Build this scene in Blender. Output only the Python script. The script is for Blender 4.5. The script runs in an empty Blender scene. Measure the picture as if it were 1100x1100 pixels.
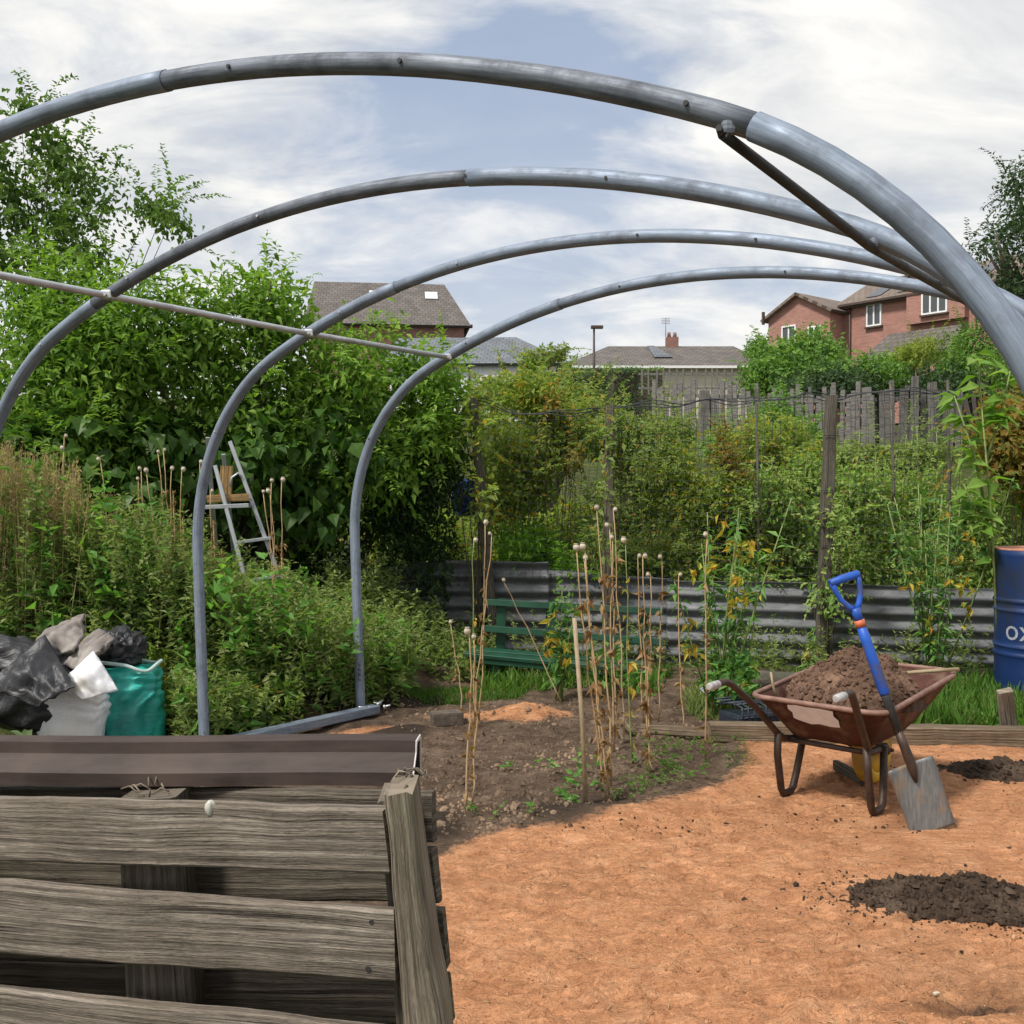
import bpy, bmesh, math, random
import numpy as np
from mathutils import Vector, Matrix

random.seed(7)
R = np.random.default_rng(7)
sc = bpy.context.scene
COL = sc.collection
F, PITCH, H = 1104.0, -0.0166, 1.35
FW = np.array([0, math.cos(PITCH), math.sin(PITCH)])
UP = np.array([0, -math.sin(PITCH), math.cos(PITCH)])
RT = np.array([1.0, 0, 0])
CAM = np.array([0, 0, H])


def ray(px, py):
    return FW + RT * ((px - 550) / F) + UP * ((550 - py) / F)


def P(px, py, Y):            # point seen at photo position (px, py), standing Y metres ahead
    d = ray(px, py)
    return CAM + d * (Y / d[1])


def G(px, py, z=0.0):        # point at height z seen at (px, py)
    d = ray(px, py)
    return CAM + d * ((z - H) / d[2])


def sstep(a, b, x):
    t = np.clip((x - a) / (b - a), 0, 1)
    return t * t * (3 - 2 * t)


# ------------------------------------------------------------------ noise
_T = np.random.default_rng(3).random((256, 256))


def vnoise(x, y):
    xi = np.floor(x).astype(int); yi = np.floor(y).astype(int)
    fx = x - xi; fy = y - yi
    fx = fx * fx * (3 - 2 * fx); fy = fy * fy * (3 - 2 * fy)
    g = lambda a, b: _T[a % 256, b % 256]
    return (g(xi, yi) * (1 - fx) + g(xi + 1, yi) * fx) * (1 - fy) + (g(xi, yi + 1) * (1 - fx) + g(xi + 1, yi + 1) * fx) * fy


def fbm(x, y, o=4):
    x = np.asarray(x, float); y = np.asarray(y, float)
    s = np.zeros(np.broadcast(x, y).shape); a = .5
    for k in range(o):
        s = s + a * (vnoise(x * 2 ** k + 17 * k, y * 2 ** k + 31 * k) - .5); a *= .5
    return s


# ------------------------------------------------------------------ terrain
AX = np.array([math.sin(.6208), math.cos(.6208)])
PE = np.array([AX[1], -AX[0]])
D0 = np.array([-.9194, 6.2321])


def left_dist(x, y):
    return -((x - D0[0]) * PE[0] + (y - D0[1]) * PE[1])


def base_z(x, y):
    x = np.asarray(x, float); y = np.asarray(y, float)
    bank = .42 * sstep(.12, 1.3, left_dist(x, y)) * (1 - sstep(-1.0, 0.1, x)) * sstep(2.5, 4.5, y)
    far = np.where(y < 26, .145 * np.maximum(y - 10, 0), 2.32 + .112 * (y - 26))
    far = np.where(y > 85, 2.32 + .112 * 59, far)
    return bank + far


def zt(x, y):
    return float(base_z(x, y))


# ------------------------------------------------------------------ object helpers
def link(name, me, parent=None, mats=()):
    o = bpy.data.objects.new(name, me); COL.objects.link(o)
    for m in mats:
        me.materials.append(m)
    if parent is not None:
        o.parent = parent
    return o


def tag(o, label=None, cat=None, group=None, kind=None):
    if label: o['label'] = label
    if cat: o['category'] = cat
    if group: o['group'] = group
    if kind: o['kind'] = kind
    return o


def empty(name, loc=(0, 0, 0), rz=0.0, label=None, cat=None, group=None):
    o = bpy.data.objects.new(name, None); COL.objects.link(o)
    o.location = Vector([float(v) for v in loc]); o.rotation_euler = (0, 0, rz); o.empty_display_size = .1
    return tag(o, label, cat, group)


def np_mesh(name, V, Fc, uv=None, smooth=False, attrs=None):
    V = np.asarray(V, np.float32); Fc = np.asarray(Fc, np.int32)
    me = bpy.data.meshes.new(name)
    me.vertices.add(len(V)); me.vertices.foreach_set('co', V.ravel())
    k = Fc.shape[1]
    me.loops.add(Fc.size); me.loops.foreach_set('vertex_index', Fc.ravel())
    me.polygons.add(len(Fc)); me.polygons.foreach_set('loop_start', np.arange(0, Fc.size, k, dtype=np.int32))
    me.polygons.foreach_set('use_smooth', np.full(len(Fc), smooth, bool))
    if uv is not None:
        l = me.uv_layers.new(name='UVMap'); l.data.foreach_set('uv', np.asarray(uv, np.float32)[Fc.ravel()].ravel())
    if attrs is not None:
        a = me.color_attributes.new('mask', 'FLOAT_COLOR', 'POINT')
        a.data.foreach_set('color', np.asarray(attrs, np.float32).ravel())
    me.update(calc_edges=True)
    return me


class Geo:
    """collects faces for ONE mesh object"""

    def __init__(s):
        s.v = []; s.f = []; s.uv = []; s.sm = []

    def face(s, idx, uv, smooth=False):
        s.f.append(list(idx)); s.uv.append(uv); s.sm.append(smooth)

    def poly(s, pts, uvs=None):
        b = len(s.v); s.v += [tuple(map(float, p)) for p in pts]
        if uvs is None:
            p = [np.array(q, float) for q in pts]
            e = p[1] - p[0]; e /= np.linalg.norm(e) + 1e-9
            n = np.cross(e, p[-1] - p[0]); n /= np.linalg.norm(n) + 1e-9
            w = np.cross(n, e)
            uvs = [((q - p[0]) @ e, (q - p[0]) @ w) for q in p]
        s.face(range(b, b + len(pts)), [tuple(map(float, u)) for u in uvs])
        return s

    def loft(s, secs, caps=True, smooth=True, closed=True):
        secs = [np.asarray(q, float) for q in secs]
        n = len(secs); k = len(secs[0]); b = len(s.v)
        for q in secs:
            s.v += [tuple(p) for p in q]
        c = [q.mean(0) for q in secs]
        u = np.r_[0, np.cumsum([np.linalg.norm(c[i + 1] - c[i]) for i in range(n - 1)])]
        q0 = secs[n // 2]
        per = np.r_[0, np.cumsum([np.linalg.norm(q0[(j + 1) % k] - q0[j]) for j in range(k)])]
        off = random.random() * 20
        for i in range(n - 1):
            for j in range(k if closed else k - 1):
                j2 = (j + 1) % k
                s.face((b + i * k + j, b + i * k + j2, b + (i + 1) * k + j2, b + (i + 1) * k + j),
                       [(u[i] + off, per[j]), (u[i] + off, per[j + 1]), (u[i + 1] + off, per[j + 1]), (u[i + 1] + off, per[j])], smooth)
        if caps and closed:
            for i, rev in ((0, True), (n - 1, False)):
                idx = [b + i * k + j for j in range(k)]
                if rev: idx = idx[::-1]
                loc = [s.v[t] for t in idx]
                s.face(idx, [(off + 3 + .02 * p[0] + .3 * p[1], p[2]) for p in loc])
        return s

    def tube(s, pts, r, n=10, caps=True):
        pts = [np.asarray(p, float) for p in pts]
        m = len(pts); rr = np.broadcast_to(np.asarray(r, float), (m,))
        T = [pts[min(i + 1, m - 1)] - pts[max(i - 1, 0)] for i in range(m)]
        T = [t / (np.linalg.norm(t) + 1e-12) for t in T]
        a = np.array([0, 0, 1.]) if abs(T[0][2]) < .9 else np.array([1., 0, 0])
        nv = np.cross(T[0], a); nv /= np.linalg.norm(nv)
        secs = []
        for i in range(m):
            nv = nv - T[i] * (nv @ T[i]); nv /= np.linalg.norm(nv) + 1e-12
            bv = np.cross(T[i], nv)
            secs.append([pts[i] + rr[i] * (math.cos(t) * nv + math.sin(t) * bv) for t in np.linspace(0, 2 * math.pi, n, endpoint=False)])
        return s.loft(secs, caps)

    def box(s, c, size, ax=None):
        """ax: 3 unit axes as rows"""
        c = np.asarray(c, float); h = np.asarray(size, float) / 2
        A = np.eye(3) if ax is None else np.asarray(ax, float)
        sg = [(-1, -1), (1, -1), (1, 1), (-1, 1)]
        secs = [[c + A[0] * (x * h[0]) + A[1] * (p * h[1]) + A[2] * (q * h[2]) for p, q in sg] for x in (-1, 1)]
        return s.loft(secs, True, False)

    def board(s, a, b, wdir, w, t, seg=24, jit=.0015, rnd=.003, taper=1.0):
        """rough sawn timber from a to b; wdir = width direction"""
        a = np.asarray(a, float); b = np.asarray(b, float)
        L = b - a; ln = np.linalg.norm(L); L = L / ln
        W = np.asarray(wdir, float); W = W - L * (W @ L); W /= np.linalg.norm(W)
        N = np.cross(L, W)
        sd = random.random() * 90
        secs = []
        for i in range(seg + 1):
            x = i / seg
            hw = w / 2 * (1 + (taper - 1) * x); ht = t / 2
            e = lambda q: jit * 4 * fbm(np.array([x * ln * 9 + sd]), np.array([q * 7.3]), 3)[0]
            r = rnd
            pts = [(-hw + e(1), -ht + r), (-hw + r + e(1), -ht), (hw - r + e(2), -ht), (hw + e(2), -ht + r),
                   (hw + e(2), ht - r), (hw - r + e(2), ht), (-hw + r + e(1), ht), (-hw + e(1), ht - r)]
            en = (random.random() - .5) * jit * 6 if i in (0, seg) else 0
            secs.append([a + L * (x * ln + en + (random.random() - .5) * jit * 3 * (i in (0, seg))) + W * p + N * q for p, q in pts])
        return s.loft(secs, True, False)

    def build(s, name, mat, parent=None, bevel=0, smooth=None):
        me = bpy.data.meshes.new(name)
        me.from_pydata(s.v, [], s.f)
        l = me.uv_layers.new(name='UVMap')
        l.data.foreach_set('uv', np.array([c for f in s.uv for c in f], np.float32).ravel())
        me.polygons.foreach_set('use_smooth', s.sm if smooth is None else [smooth] * len(s.f))
        if bevel:
            bm = bmesh.new(); bm.from_mesh(me)
            bmesh.ops.remove_doubles(bm, verts=bm.verts, dist=1e-5)
            ed = [e for e in bm.edges if len(e.link_faces) == 2 and e.calc_face_angle(0) > .6]
            bmesh.ops.bevel(bm, geom=ed, offset=bevel, segments=2, affect='EDGES', profile=.6)
            bm.to_mesh(me); bm.free()
        me.update()
        return link(name, me, parent, [mat])


# ------------------------------------------------------------------ materials
def mat(name):
    m = bpy.data.materials.new(name); m.use_nodes = True
    nt = m.node_tree; nt.nodes.clear()
    o = nt.nodes.new('ShaderNodeOutputMaterial'); b = nt.nodes.new('ShaderNodeBsdfPrincipled')
    nt.links.new(b.outputs[0], o.inputs[0])
    return m, nt, b, o


def N(nt, t, **kw):
    n = nt.nodes.new('ShaderNode' + t)
    for k, v in kw.items():
        if k.startswith('_'):
            setattr(n, k[1:], v)
        else:
            n.inputs[k.replace('__', ' ')].default_value = v
    return n


def ramp(nt, fac, stops, interp='LINEAR'):
    r = nt.nodes.new('ShaderNodeValToRGB'); r.color_ramp.interpolation = interp
    e = r.color_ramp.elements
    while len(e) < len(stops): e.new(.5)
    for el, (p, c) in zip(e, stops):
        el.position = p; el.color = (*c, 1) if len(c) == 3 else c
    nt.links.new(fac, r.inputs[0])
    return r.outputs[0]


def mix(nt, fac, a, b, mode='MIX'):
    m = nt.nodes.new('ShaderNodeMix'); m.data_type = 'RGBA'; m.blend_type = mode
    for sock, v in ((m.inputs[0], fac), (m.inputs[6], a), (m.inputs[7], b)):
        if hasattr(v, 'links'): nt.links.new(v, sock)
        elif isinstance(v, tuple): sock.default_value = (*v, 1) if len(v) == 3 else v
        else: sock.default_value = v
    return m.outputs[2]


def noise(nt, vec, scale, detail=4, rough=.6, stretch=None, dist=0):
    if stretch is not None:
        mp = N(nt, 'Mapping'); mp.inputs['Scale'].default_value = stretch
        nt.links.new(vec, mp.inputs[0]); vec = mp.outputs[0]
    n = N(nt, 'TexNoise', Scale=scale, Detail=detail, Roughness=rough, Distortion=dist)
    nt.links.new(vec, n.inputs['Vector'])
    return n.outputs[0]


def bump(nt, b, height, strength=.5, dist=.01, prev=None):
    n = N(nt, 'Bump', Strength=strength, Distance=dist)
    nt.links.new(height, n.inputs['Height'])
    if prev is not None: nt.links.new(prev, n.inputs['Normal'])
    nt.links.new(n.outputs[0], b.inputs['Normal'])
    return n.outputs[0]


def objco(nt):
    return N(nt, 'TexCoord').outputs['Object']


def speckle(name, c1, c2, scale=20, rough=.7, metal=0, bmp=.2, bd=.004, c3=None, stretch=None, spec=.5, big=2.5):
    m, nt, b, _ = mat(name); co = objco(nt)
    n1 = noise(nt, co, scale, 5, .65, stretch)
    c = ramp(nt, n1, [(.3, c1), (.7, c2)])
    if c3:
        n2 = noise(nt, co, big, 4, .6)
        f = ramp(nt, n2, [(.5, (0, 0, 0)), (.66, (1, 1, 1))])
        c = mix(nt, f, c, c3)
    nt.links.new(c, b.inputs['Base Color'])
    b.inputs['Roughness'].default_value = rough; b.inputs['Metallic'].default_value = metal
    b.inputs['Specular IOR Level'].default_value = spec
    if bmp: bump(nt, b, n1, bmp, bd)
    return m


def wood(name, dark, mid, light, green=None, scale=1.0, bmp=.8):
    m, nt, b, _ = mat(name)
    uv = N(nt, 'TexCoord').outputs['UV']
    warp = noise(nt, uv, 2.2, 2, .5, (1.0, 5, 1))
    va = N(nt, 'VectorMath', _operation='ADD')
    sc_ = N(nt, 'VectorMath', _operation='MULTIPLY'); sc_.inputs[1].default_value = (.1, .028, 0)
    cmb = N(nt, 'CombineXYZ'); nt.links.new(warp, cmb.inputs[0]); nt.links.new(warp, cmb.inputs[1])
    nt.links.new(cmb.outputs[0], sc_.inputs[0]); nt.links.new(uv, va.inputs[0]); nt.links.new(sc_.outputs[0], va.inputs[1])
    v = va.outputs[0]
    fine = noise(nt, v, 75 * scale, 6, .75, (.075, 4.2, 1))
    wide = noise(nt, v, 20 * scale, 5, .65, (.09, 3.4, 1))
    rings = N(nt, 'TexWave', Scale=9, Distortion=6, Detail=3); rings.inputs['Detail Scale'].default_value = 1.6; rings.bands_direction = 'Y'
    mpw = N(nt, 'Mapping'); mpw.inputs['Scale'].default_value = (.22, 2.2, 1); nt.links.new(uv, mpw.inputs[0]); nt.links.new(mpw.outputs[0], rings.inputs['Vector'])
    crk = noise(nt, v, 24 * scale, 3, .55, (.055, 3.6, 1))
    blot = noise(nt, uv, 7, 5, .7)
    c = ramp(nt, wide, [(.3, dark), (.5, mid), (.72, light)])
    c = mix(nt, .45, c, ramp(nt, rings.outputs[1], [(.2, (.55, .52, .5)), (.6, (1.08, 1.08, 1.08)), (.95, (1.25, 1.22, 1.18))]), 'MULTIPLY')
    c = mix(nt, .9, c, ramp(nt, fine, [(.30, (.2, .19, .17)), (.46, (.78, .77, .76)), (.6, (1.05, 1.05, 1.05)), (.78, (1.5, 1.47, 1.42))]), 'MULTIPLY')
    c = mix(nt, .6, c, ramp(nt, blot, [(.3, (.5, .47, .44)), (.65, (1.2, 1.18, 1.15))]), 'MULTIPLY')
    c = mix(nt, ramp(nt, crk, [(.30, (.9, .9, .9)), (.375, (0, 0, 0))]), c, (dark[0] * .2, dark[1] * .2, dark[2] * .2))
    if green:
        g = noise(nt, uv, 4.3, 5, .7)
        c = mix(nt, ramp(nt, g, [(.56, (0, 0, 0)), (.74, (.6, .6, .6))]), c, green)
    cr = ramp(nt, crk, [(.30, (0, 0, 0)), (.39, (1, 1, 1))])
    nt.links.new(c, b.inputs['Base Color'])
    b.inputs['Roughness'].default_value = .85; b.inputs['Specular IOR Level'].default_value = .25
    n1 = bump(nt, b, fine, bmp, .006)
    n2 = bump(nt, b, wide, bmp, .012, n1)
    bump(nt, b, cr, bmp * .6, .004, n2)
    return m


def leafmat(name, cols, trans=.35, rough=.45, yellow=None, yamt=.0):
    """cols: colour stops picked per leaf"""
    m, nt, b, o = mat(name)
    g = N(nt, 'NewGeometry')
    st = [(i / max(len(cols) - 1, 1), c) for i, c in enumerate(cols)]
    c = ramp(nt, g.outputs['Random Per Island'], st)
    n = noise(nt, objco(nt), 2.2, 3, .6)
    c = mix(nt, .6, c, ramp(nt, n, [(.3, (.6, .68, .6)), (.7, (1.3, 1.22, 1.1))]), 'MULTIPLY')
    if yellow:
        rr = N(nt, 'Math', _operation='FRACT'); mu = N(nt, 'Math', _operation='MULTIPLY'); mu.inputs[1].default_value = 13.7
        nt.links.new(g.outputs['Random Per Island'], mu.inputs[0]); nt.links.new(mu.outputs[0], rr.inputs[0])
        gt = N(nt, 'Math', _operation='LESS_THAN'); gt.inputs[1].default_value = yamt
        nt.links.new(rr.outputs[0], gt.inputs[0])
        c = mix(nt, gt.outputs[0], c, yellow)
    nt.links.new(c, b.inputs['Base Color'])
    b.inputs['Roughness'].default_value = rough + .08; b.inputs['Specular IOR Level'].default_value = .2
    t = N(nt, 'BsdfTranslucent')
    tc = mix(nt, 1.0, c, (1.25, 1.35, .6), 'MULTIPLY'); nt.links.new(tc, t.inputs[0])
    ms = N(nt, 'MixShader'); ms.inputs[0].default_value = min(.5, trans + .1)
    nt.links.new(b.outputs[0], ms.inputs[1]); nt.links.new(t.outputs[0], ms.inputs[2]); nt.links.new(ms.outputs[0], o.inputs[0])
    return m


def metal_tube(name, c1, c2, rough=.42, metal=.75, dirt=(.10, .09, .08), damt=.45):
    m, nt, b, _ = mat(name); uv = N(nt, 'TexCoord').outputs['UV']
    s = noise(nt, uv, 14, 5, .7, (.5, 9, 1)); bl = noise(nt, objco(nt), 9, 5, .7)
    c = ramp(nt, s, [(.3, c1), (.7, c2)])
    c = mix(nt, ramp(nt, bl, [(.48, (0, 0, 0)), (.72, (damt,) * 3)]), c, dirt)
    nt.links.new(c, b.inputs['Base Color']); b.inputs['Metallic'].default_value = metal
    nt.links.new(ramp(nt, bl, [(.3, (rough - .08,) * 3), (.7, (rough + .2,) * 3)]), b.inputs['Roughness'])
    bump(nt, b, s, .12, .002)
    return m


M = {}
M['galv'] = metal_tube('galvanised steel', (.14, .175, .23), (.31, .36, .44), .6, .45, (.10, .105, .12), .6)
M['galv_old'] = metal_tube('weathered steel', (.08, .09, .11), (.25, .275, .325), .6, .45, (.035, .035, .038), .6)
M['steel_thin'] = metal_tube('thin steel', (.36, .37, .39), (.66, .67, .69), .45, .6, (.12, .10, .085), .45)
M['steel_dark'] = metal_tube('dark brace steel', (.03, .03, .032), (.085, .08, .08), .6, .4, (.05, .03, .02), .5)
M['alu'] = metal_tube('aluminium', (.32, .34, .36), (.5, .52, .55), .4, .6, (.2, .2, .2), .4)
M['hole'] = speckle('bolt dark', (.015, .015, .016), (.04, .04, .04), 50, .6)
M['zinc'] = speckle('zinc bolt', (.45, .45, .45), (.7, .7, .7), 50, .4, .8)
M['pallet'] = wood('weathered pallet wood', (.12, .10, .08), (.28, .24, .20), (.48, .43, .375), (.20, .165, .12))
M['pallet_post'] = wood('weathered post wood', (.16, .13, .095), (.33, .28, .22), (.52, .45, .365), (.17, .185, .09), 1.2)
M['pallet_in'] = wood('darkened pallet wood', (.08, .068, .054), (.16, .138, .11), (.27, .235, .19), (.10, .12, .045))  # pallet wood with the shade inside the pallet put into its colour
M['wood_fence'] = wood('grey fence wood', (.07, .063, .05), (.14, .126, .105), (.24, .225, .19), (.07, .10, .04))
M['wood_plank'] = wood('plank wood', (.12, .09, .06), (.23, .175, .12), (.36, .29, .21), (.10, .10, .05))
M['wood_new'] = wood('yellow wood', (.24, .15, .06), (.38, .25, .11), (.5, .36, .18))
M['paling'] = wood('old palings', (.10, .095, .09), (.20, .193, .187), (.31, .30, .29))
M['bark'] = speckle('bark', (.05, .04, .03), (.13, .105, .08), 18, .9, 0, .8, .02, (.07, .09, .05))
M['twig'] = speckle('twig', (.035, .03, .02), (.09, .075, .045), 30, .85)
M['stalk'] = speckle('dry stalk', (.34, .22, .11), (.52, .38, .21), 30, .8, 0, .2, .002, (.24, .13, .06))
M['stalk_g'] = speckle('green stalk', (.10, .16, .04), (.26, .30, .10), 30, .7)
M['cane'] = speckle('bamboo', (.24, .18, .10), (.38, .30, .19), 25, .7, 0, .3, .003)
M['pod'] = speckle('seed pod', (.36, .31, .22), (.60, .54, .43), 60, .75)
M['dryleaf'] = leafmat('withered leaves', [(.16, .08, .035), (.30, .17, .075), (.44, .30, .17), (.22, .115, .055)], .3, .7)
M['yleaf'] = leafmat('yellowed leaves', [(.55, .42, .06), (.68, .55, .12), (.50, .26, .05), (.40, .44, .08)], .35, .5)


def ground_mat():
    m, nt, b, _ = mat('garden ground'); co = objco(nt)
    at = N(nt, 'Attribute'); at.attribute_name = 'mask'
    sp = N(nt, 'SeparateColor'); nt.links.new(at.outputs['Color'], sp.inputs[0])
    n_big = noise(nt, co, 1.1, 4, .6); n_mid = noise(nt, co, 7, 6, .65); n_fine = noise(nt, co, 60, 5, .7)
    n_str = noise(nt, co, 9, 5, .65, (1.0, 3.2, 1), .6)
    n_drag = noise(nt, co, 17, 5, .62, (.55, 2.3, 1), 2.6)
    sand = ramp(nt, n_mid, [(.28, (.40, .188, .092)), (.5, (.53, .258, .130)), (.74, (.63, .34, .185))])
    sand = mix(nt, .5, sand, ramp(nt, n_drag, [(.30, (.62, .58, .55)), (.43, (1, 1, 1)), (.7, (1.1, 1.1, 1.12))]), 'MULTIPLY')
    sand = mix(nt, .55, sand, ramp(nt, n_str, [(.3, (.68, .62, .58)), (.5, (1, 1, 1)), (.75, (1.16, 1.16, 1.18))]), 'MULTIPLY')
    sand = mix(nt, .45, sand, ramp(nt, n_fine, [(.3, (.6, .56, .52)), (.5, (1, 1, 1)), (.72, (1.22, 1.22, 1.25))]), 'MULTIPLY')
    stn = ramp(nt, n_big, [(.55, (0, 0, 0)), (.75, (.45, .45, .45))])
    sand = mix(nt, stn, sand, (.42, .25, .145))
    soil = ramp(nt, n_mid, [(.25, (.055, .036, .025)), (.5, (.135, .094, .066)), (.78, (.26, .19, .14))])
    soil = mix(nt, .7, soil, ramp(nt, n_fine, [(.3, (.42, .40, .38)), (.5, (1, 1, 1)), (.75, (1.5, 1.48, 1.42))]), 'MULTIPLY')
    turf = ramp(nt, n_mid, [(.3, (.04, .04, .018)), (.6, (.075, .095, .03)), (.8, (.12, .15, .04))])

    def edge(ch, lo=.42, hi=.58, amt=.5):
        a = N(nt, 'Math', _operation='MULTIPLY_ADD'); a.inputs[1].default_value = amt; 
        nt.links.new(n_mid, a.inputs[0]); nt.links.new(sp.outputs[ch], a.inputs[2])
        s = N(nt, 'Math', _operation='MULTIPLY_ADD'); s.inputs[1].default_value = .35; nt.links.new(n_fine, s.inputs[0])
        nt.links.new(a.outputs[0], s.inputs[2])
        o = N(nt, 'Math', _operation='SUBTRACT'); o.inputs[1].default_value = (amt + .35) / 2; nt.links.new(s.outputs[0], o.inputs[0])
        return ramp(nt, o.outputs[0], [(lo, (0, 0, 0)), (hi, (1, 1, 1))])
    c = mix(nt, edge(1), turf, soil)
    c = mix(nt, edge(0), c, sand)
    c = mix(nt, edge(2, .4, .7), c, (.05, .037, .028))
    nt.links.new(c, b.inputs['Base Color'])
    b.inputs['Roughness'].default_value = .95; b.inputs['Specular IOR Level'].default_value = .1
    n1 = bump(nt, b, n_fine, .8, .010)
    n2 = bump(nt, b, n_drag, .8, .026, n1)
    bump(nt, b, n_mid, .7, .04, n2)
    return m


M['ground'] = ground_mat()
M['soil'] = speckle('dark soil', (.026, .018, .013), (.082, .056, .04), 45, .95, 0, .9, .012, (.10, .072, .052), None, .1, 9)
M['compost'] = speckle('brown compost', (.075, .045, .03), (.19, .115, .08), 55, .95, 0, .9, .012, (.24, .15, .10), None, .1, 8)
M['clod'] = speckle('soil clods', (.06, .042, .03), (.20, .145, .10), 30, .95, 0, .8, .01, (.32, .22, .15), None, .1, 1.5)
M['clod_sand'] = speckle('sand lumps', (.34, .18, .095), (.52, .29, .16), 12, .95, 0, .6, .01, (.20, .12, .07), None, .1, 5)


# ------------------------------------------------------------------ world and light
SUN_EL, SUN_AZ = math.radians(54), math.radians(-128)      # azimuth from +Y, positive to the right
w = bpy.data.worlds.new('World'); sc.world = w; w.use_nodes = True
nt = w.node_tree; nt.nodes.clear()
out = nt.nodes.new('ShaderNodeOutputWorld'); bg = nt.nodes.new('ShaderNodeBackground')
sky = nt.nodes.new('ShaderNodeTexSky'); sky.sky_type = 'NISHITA'; sky.sun_disc = False
sky.sun_elevation = SUN_EL; sky.sun_rotation = SUN_AZ; sky.air_density = 1.0; sky.dust_density = 1.5
bg.inputs[1].default_value = .1
tc = nt.nodes.new('ShaderNodeTexCoord')
sx = nt.nodes.new('ShaderNodeSeparateXYZ'); nt.links.new(tc.outputs['Generated'], sx.inputs[0])


def wm(op, a, b_=None):
    n = nt.nodes.new('ShaderNodeMath'); n.operation = op
    for i, v in enumerate((a, b_)):
        if v is None: continue
        if hasattr(v, 'links'): nt.links.new(v, n.inputs[i])
        else: n.inputs[i].default_value = v
    return n.outputs[0]


zc = wm('ADD', wm('MAXIMUM', sx.outputs[2], 0.0), .42)
cx = nt.nodes.new('ShaderNodeCombineXYZ')
nt.links.new(wm('DIVIDE', sx.outputs[0], zc), cx.inputs[0]); nt.links.new(wm('DIVIDE', sx.outputs[1], zc), cx.inputs[1])
mp = nt.nodes.new('ShaderNodeMapping'); mp.inputs['Location'].default_value = (5.15, .95, .3); mp.inputs['Scale'].default_value = (1.25, 1.75, 1)
nt.links.new(cx.outputs[0], mp.inputs[0])
n1 = noise(nt, mp.outputs[0], 1.05, 9, .56, None, .35)
n2 = noise(nt, mp.outputs[0], 2.6, 7, .6, (1, 1.5, 1), .4)
cov = wm('ADD', wm('MULTIPLY', n1, .72), wm('MULTIPLY', n2, .28))
covr = ramp(nt, cov, [(.385, (.14, .14, .14)), (.445, (.66, .66, .66)), (.50, (1, 1, 1))])
cl = ramp(nt, n2, [(.36, (5.4, 5.6, 5.85)), (.5, (6.9, 6.95, 6.95)), (.64, (8.5, 8.3, 7.95))])
blue = mix(nt, .68, sky.outputs[0], (3.4, 4.2, 5.7))
hz = ramp(nt, sx.outputs[2], [(.0, (1, 1, 1)), (.22, (.25, .25, .25)), (.4, (0, 0, 0))])
cl = mix(nt, hz, cl, (7.5, 7.5, 7.3))
covh = mix(nt, wm('MULTIPLY', hz, .75), covr, (1, 1, 1))
nt.links.new(mix(nt, covh, blue, cl), bg.inputs[0]); nt.links.new(bg.outputs[0], out.inputs[0])

ld = bpy.data.lights.new('sun', 'SUN'); ld.energy = 3.6; ld.angle = math.radians(9); ld.color = (1, .95, .87)
lo = bpy.data.objects.new('sun', ld); COL.objects.link(lo)
sd = Vector((math.sin(SUN_AZ) * math.cos(SUN_EL), math.cos(SUN_AZ) * math.cos(SUN_EL), math.sin(SUN_EL)))
lo.rotation_euler = sd.to_track_quat('Z', 'Y').to_euler(); lo.location = (0, 0, 30)

cd = bpy.data.cameras.new('camera'); cam = bpy.data.objects.new('camera', cd); COL.objects.link(cam)
cd.sensor_width = 36; cd.lens = 36 * F / 1100; cd.clip_start = .05; cd.clip_end = 1500
cam.location = (0, 0, H); cam.rotation_euler = (math.pi / 2 + PITCH, 0, 0); sc.camera = cam
sc.view_settings.view_transform = 'Standard'; sc.view_settings.look = 'None'; sc.view_settings.exposure = 0.32; sc.view_settings.gamma = 1
sc.cycles.max_bounces = 7; sc.cycles.diffuse_bounces = 4; sc.cycles.transmission_bounces = 4; sc.cycles.transparent_max_bounces = 6
sc.cycles.use_denoising = True

# ------------------------------------------------------------------ ground
def spaced(lo, hi, fine_lo, fine_hi, st, grow=1.22):
    a = list(np.arange(fine_lo, fine_hi + 1e-6, st))
    s = st; x = a[-1]
    while x < hi: s = min(s * grow, 14); x += s; a.append(x)
    s = st; x = a[0]
    while x > lo: s = min(s * grow, 14); x -= s; a.insert(0, x)
    return np.array(a)


def seg_dist(x, y, pts):
    d = np.full(x.shape, 1e9)
    for a, b in zip(pts[:-1], pts[1:]):
        ab = b - a; t = np.clip(((x - a[0]) * ab[0] + (y - a[1]) * ab[1]) / (ab @ ab), 0, 1)
        d = np.minimum(d, np.hypot(x - a[0] - t * ab[0], y - a[1] - t * ab[1]))
    return d


def inside(x, y, poly):
    r = np.zeros(x.shape, bool); n = len(poly)
    for i in range(n):
        x1, y1 = poly[i]; x2, y2 = poly[(i + 1) % n]
        c = ((y1 > y) != (y2 > y)) & (x < (x2 - x1) * (y - y1) / (y2 - y1 + 1e-12) + x1)
        r ^= c
    return r


def soft_poly(x, y, pix, wd):
    pl = [G(*q)[:2] for q in pix]
    d = seg_dist(x, y, pl + [pl[0]])
    return np.where(inside(x, y, pl), .5 + d / wd, .5 - d / wd).clip(0, 1)


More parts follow.
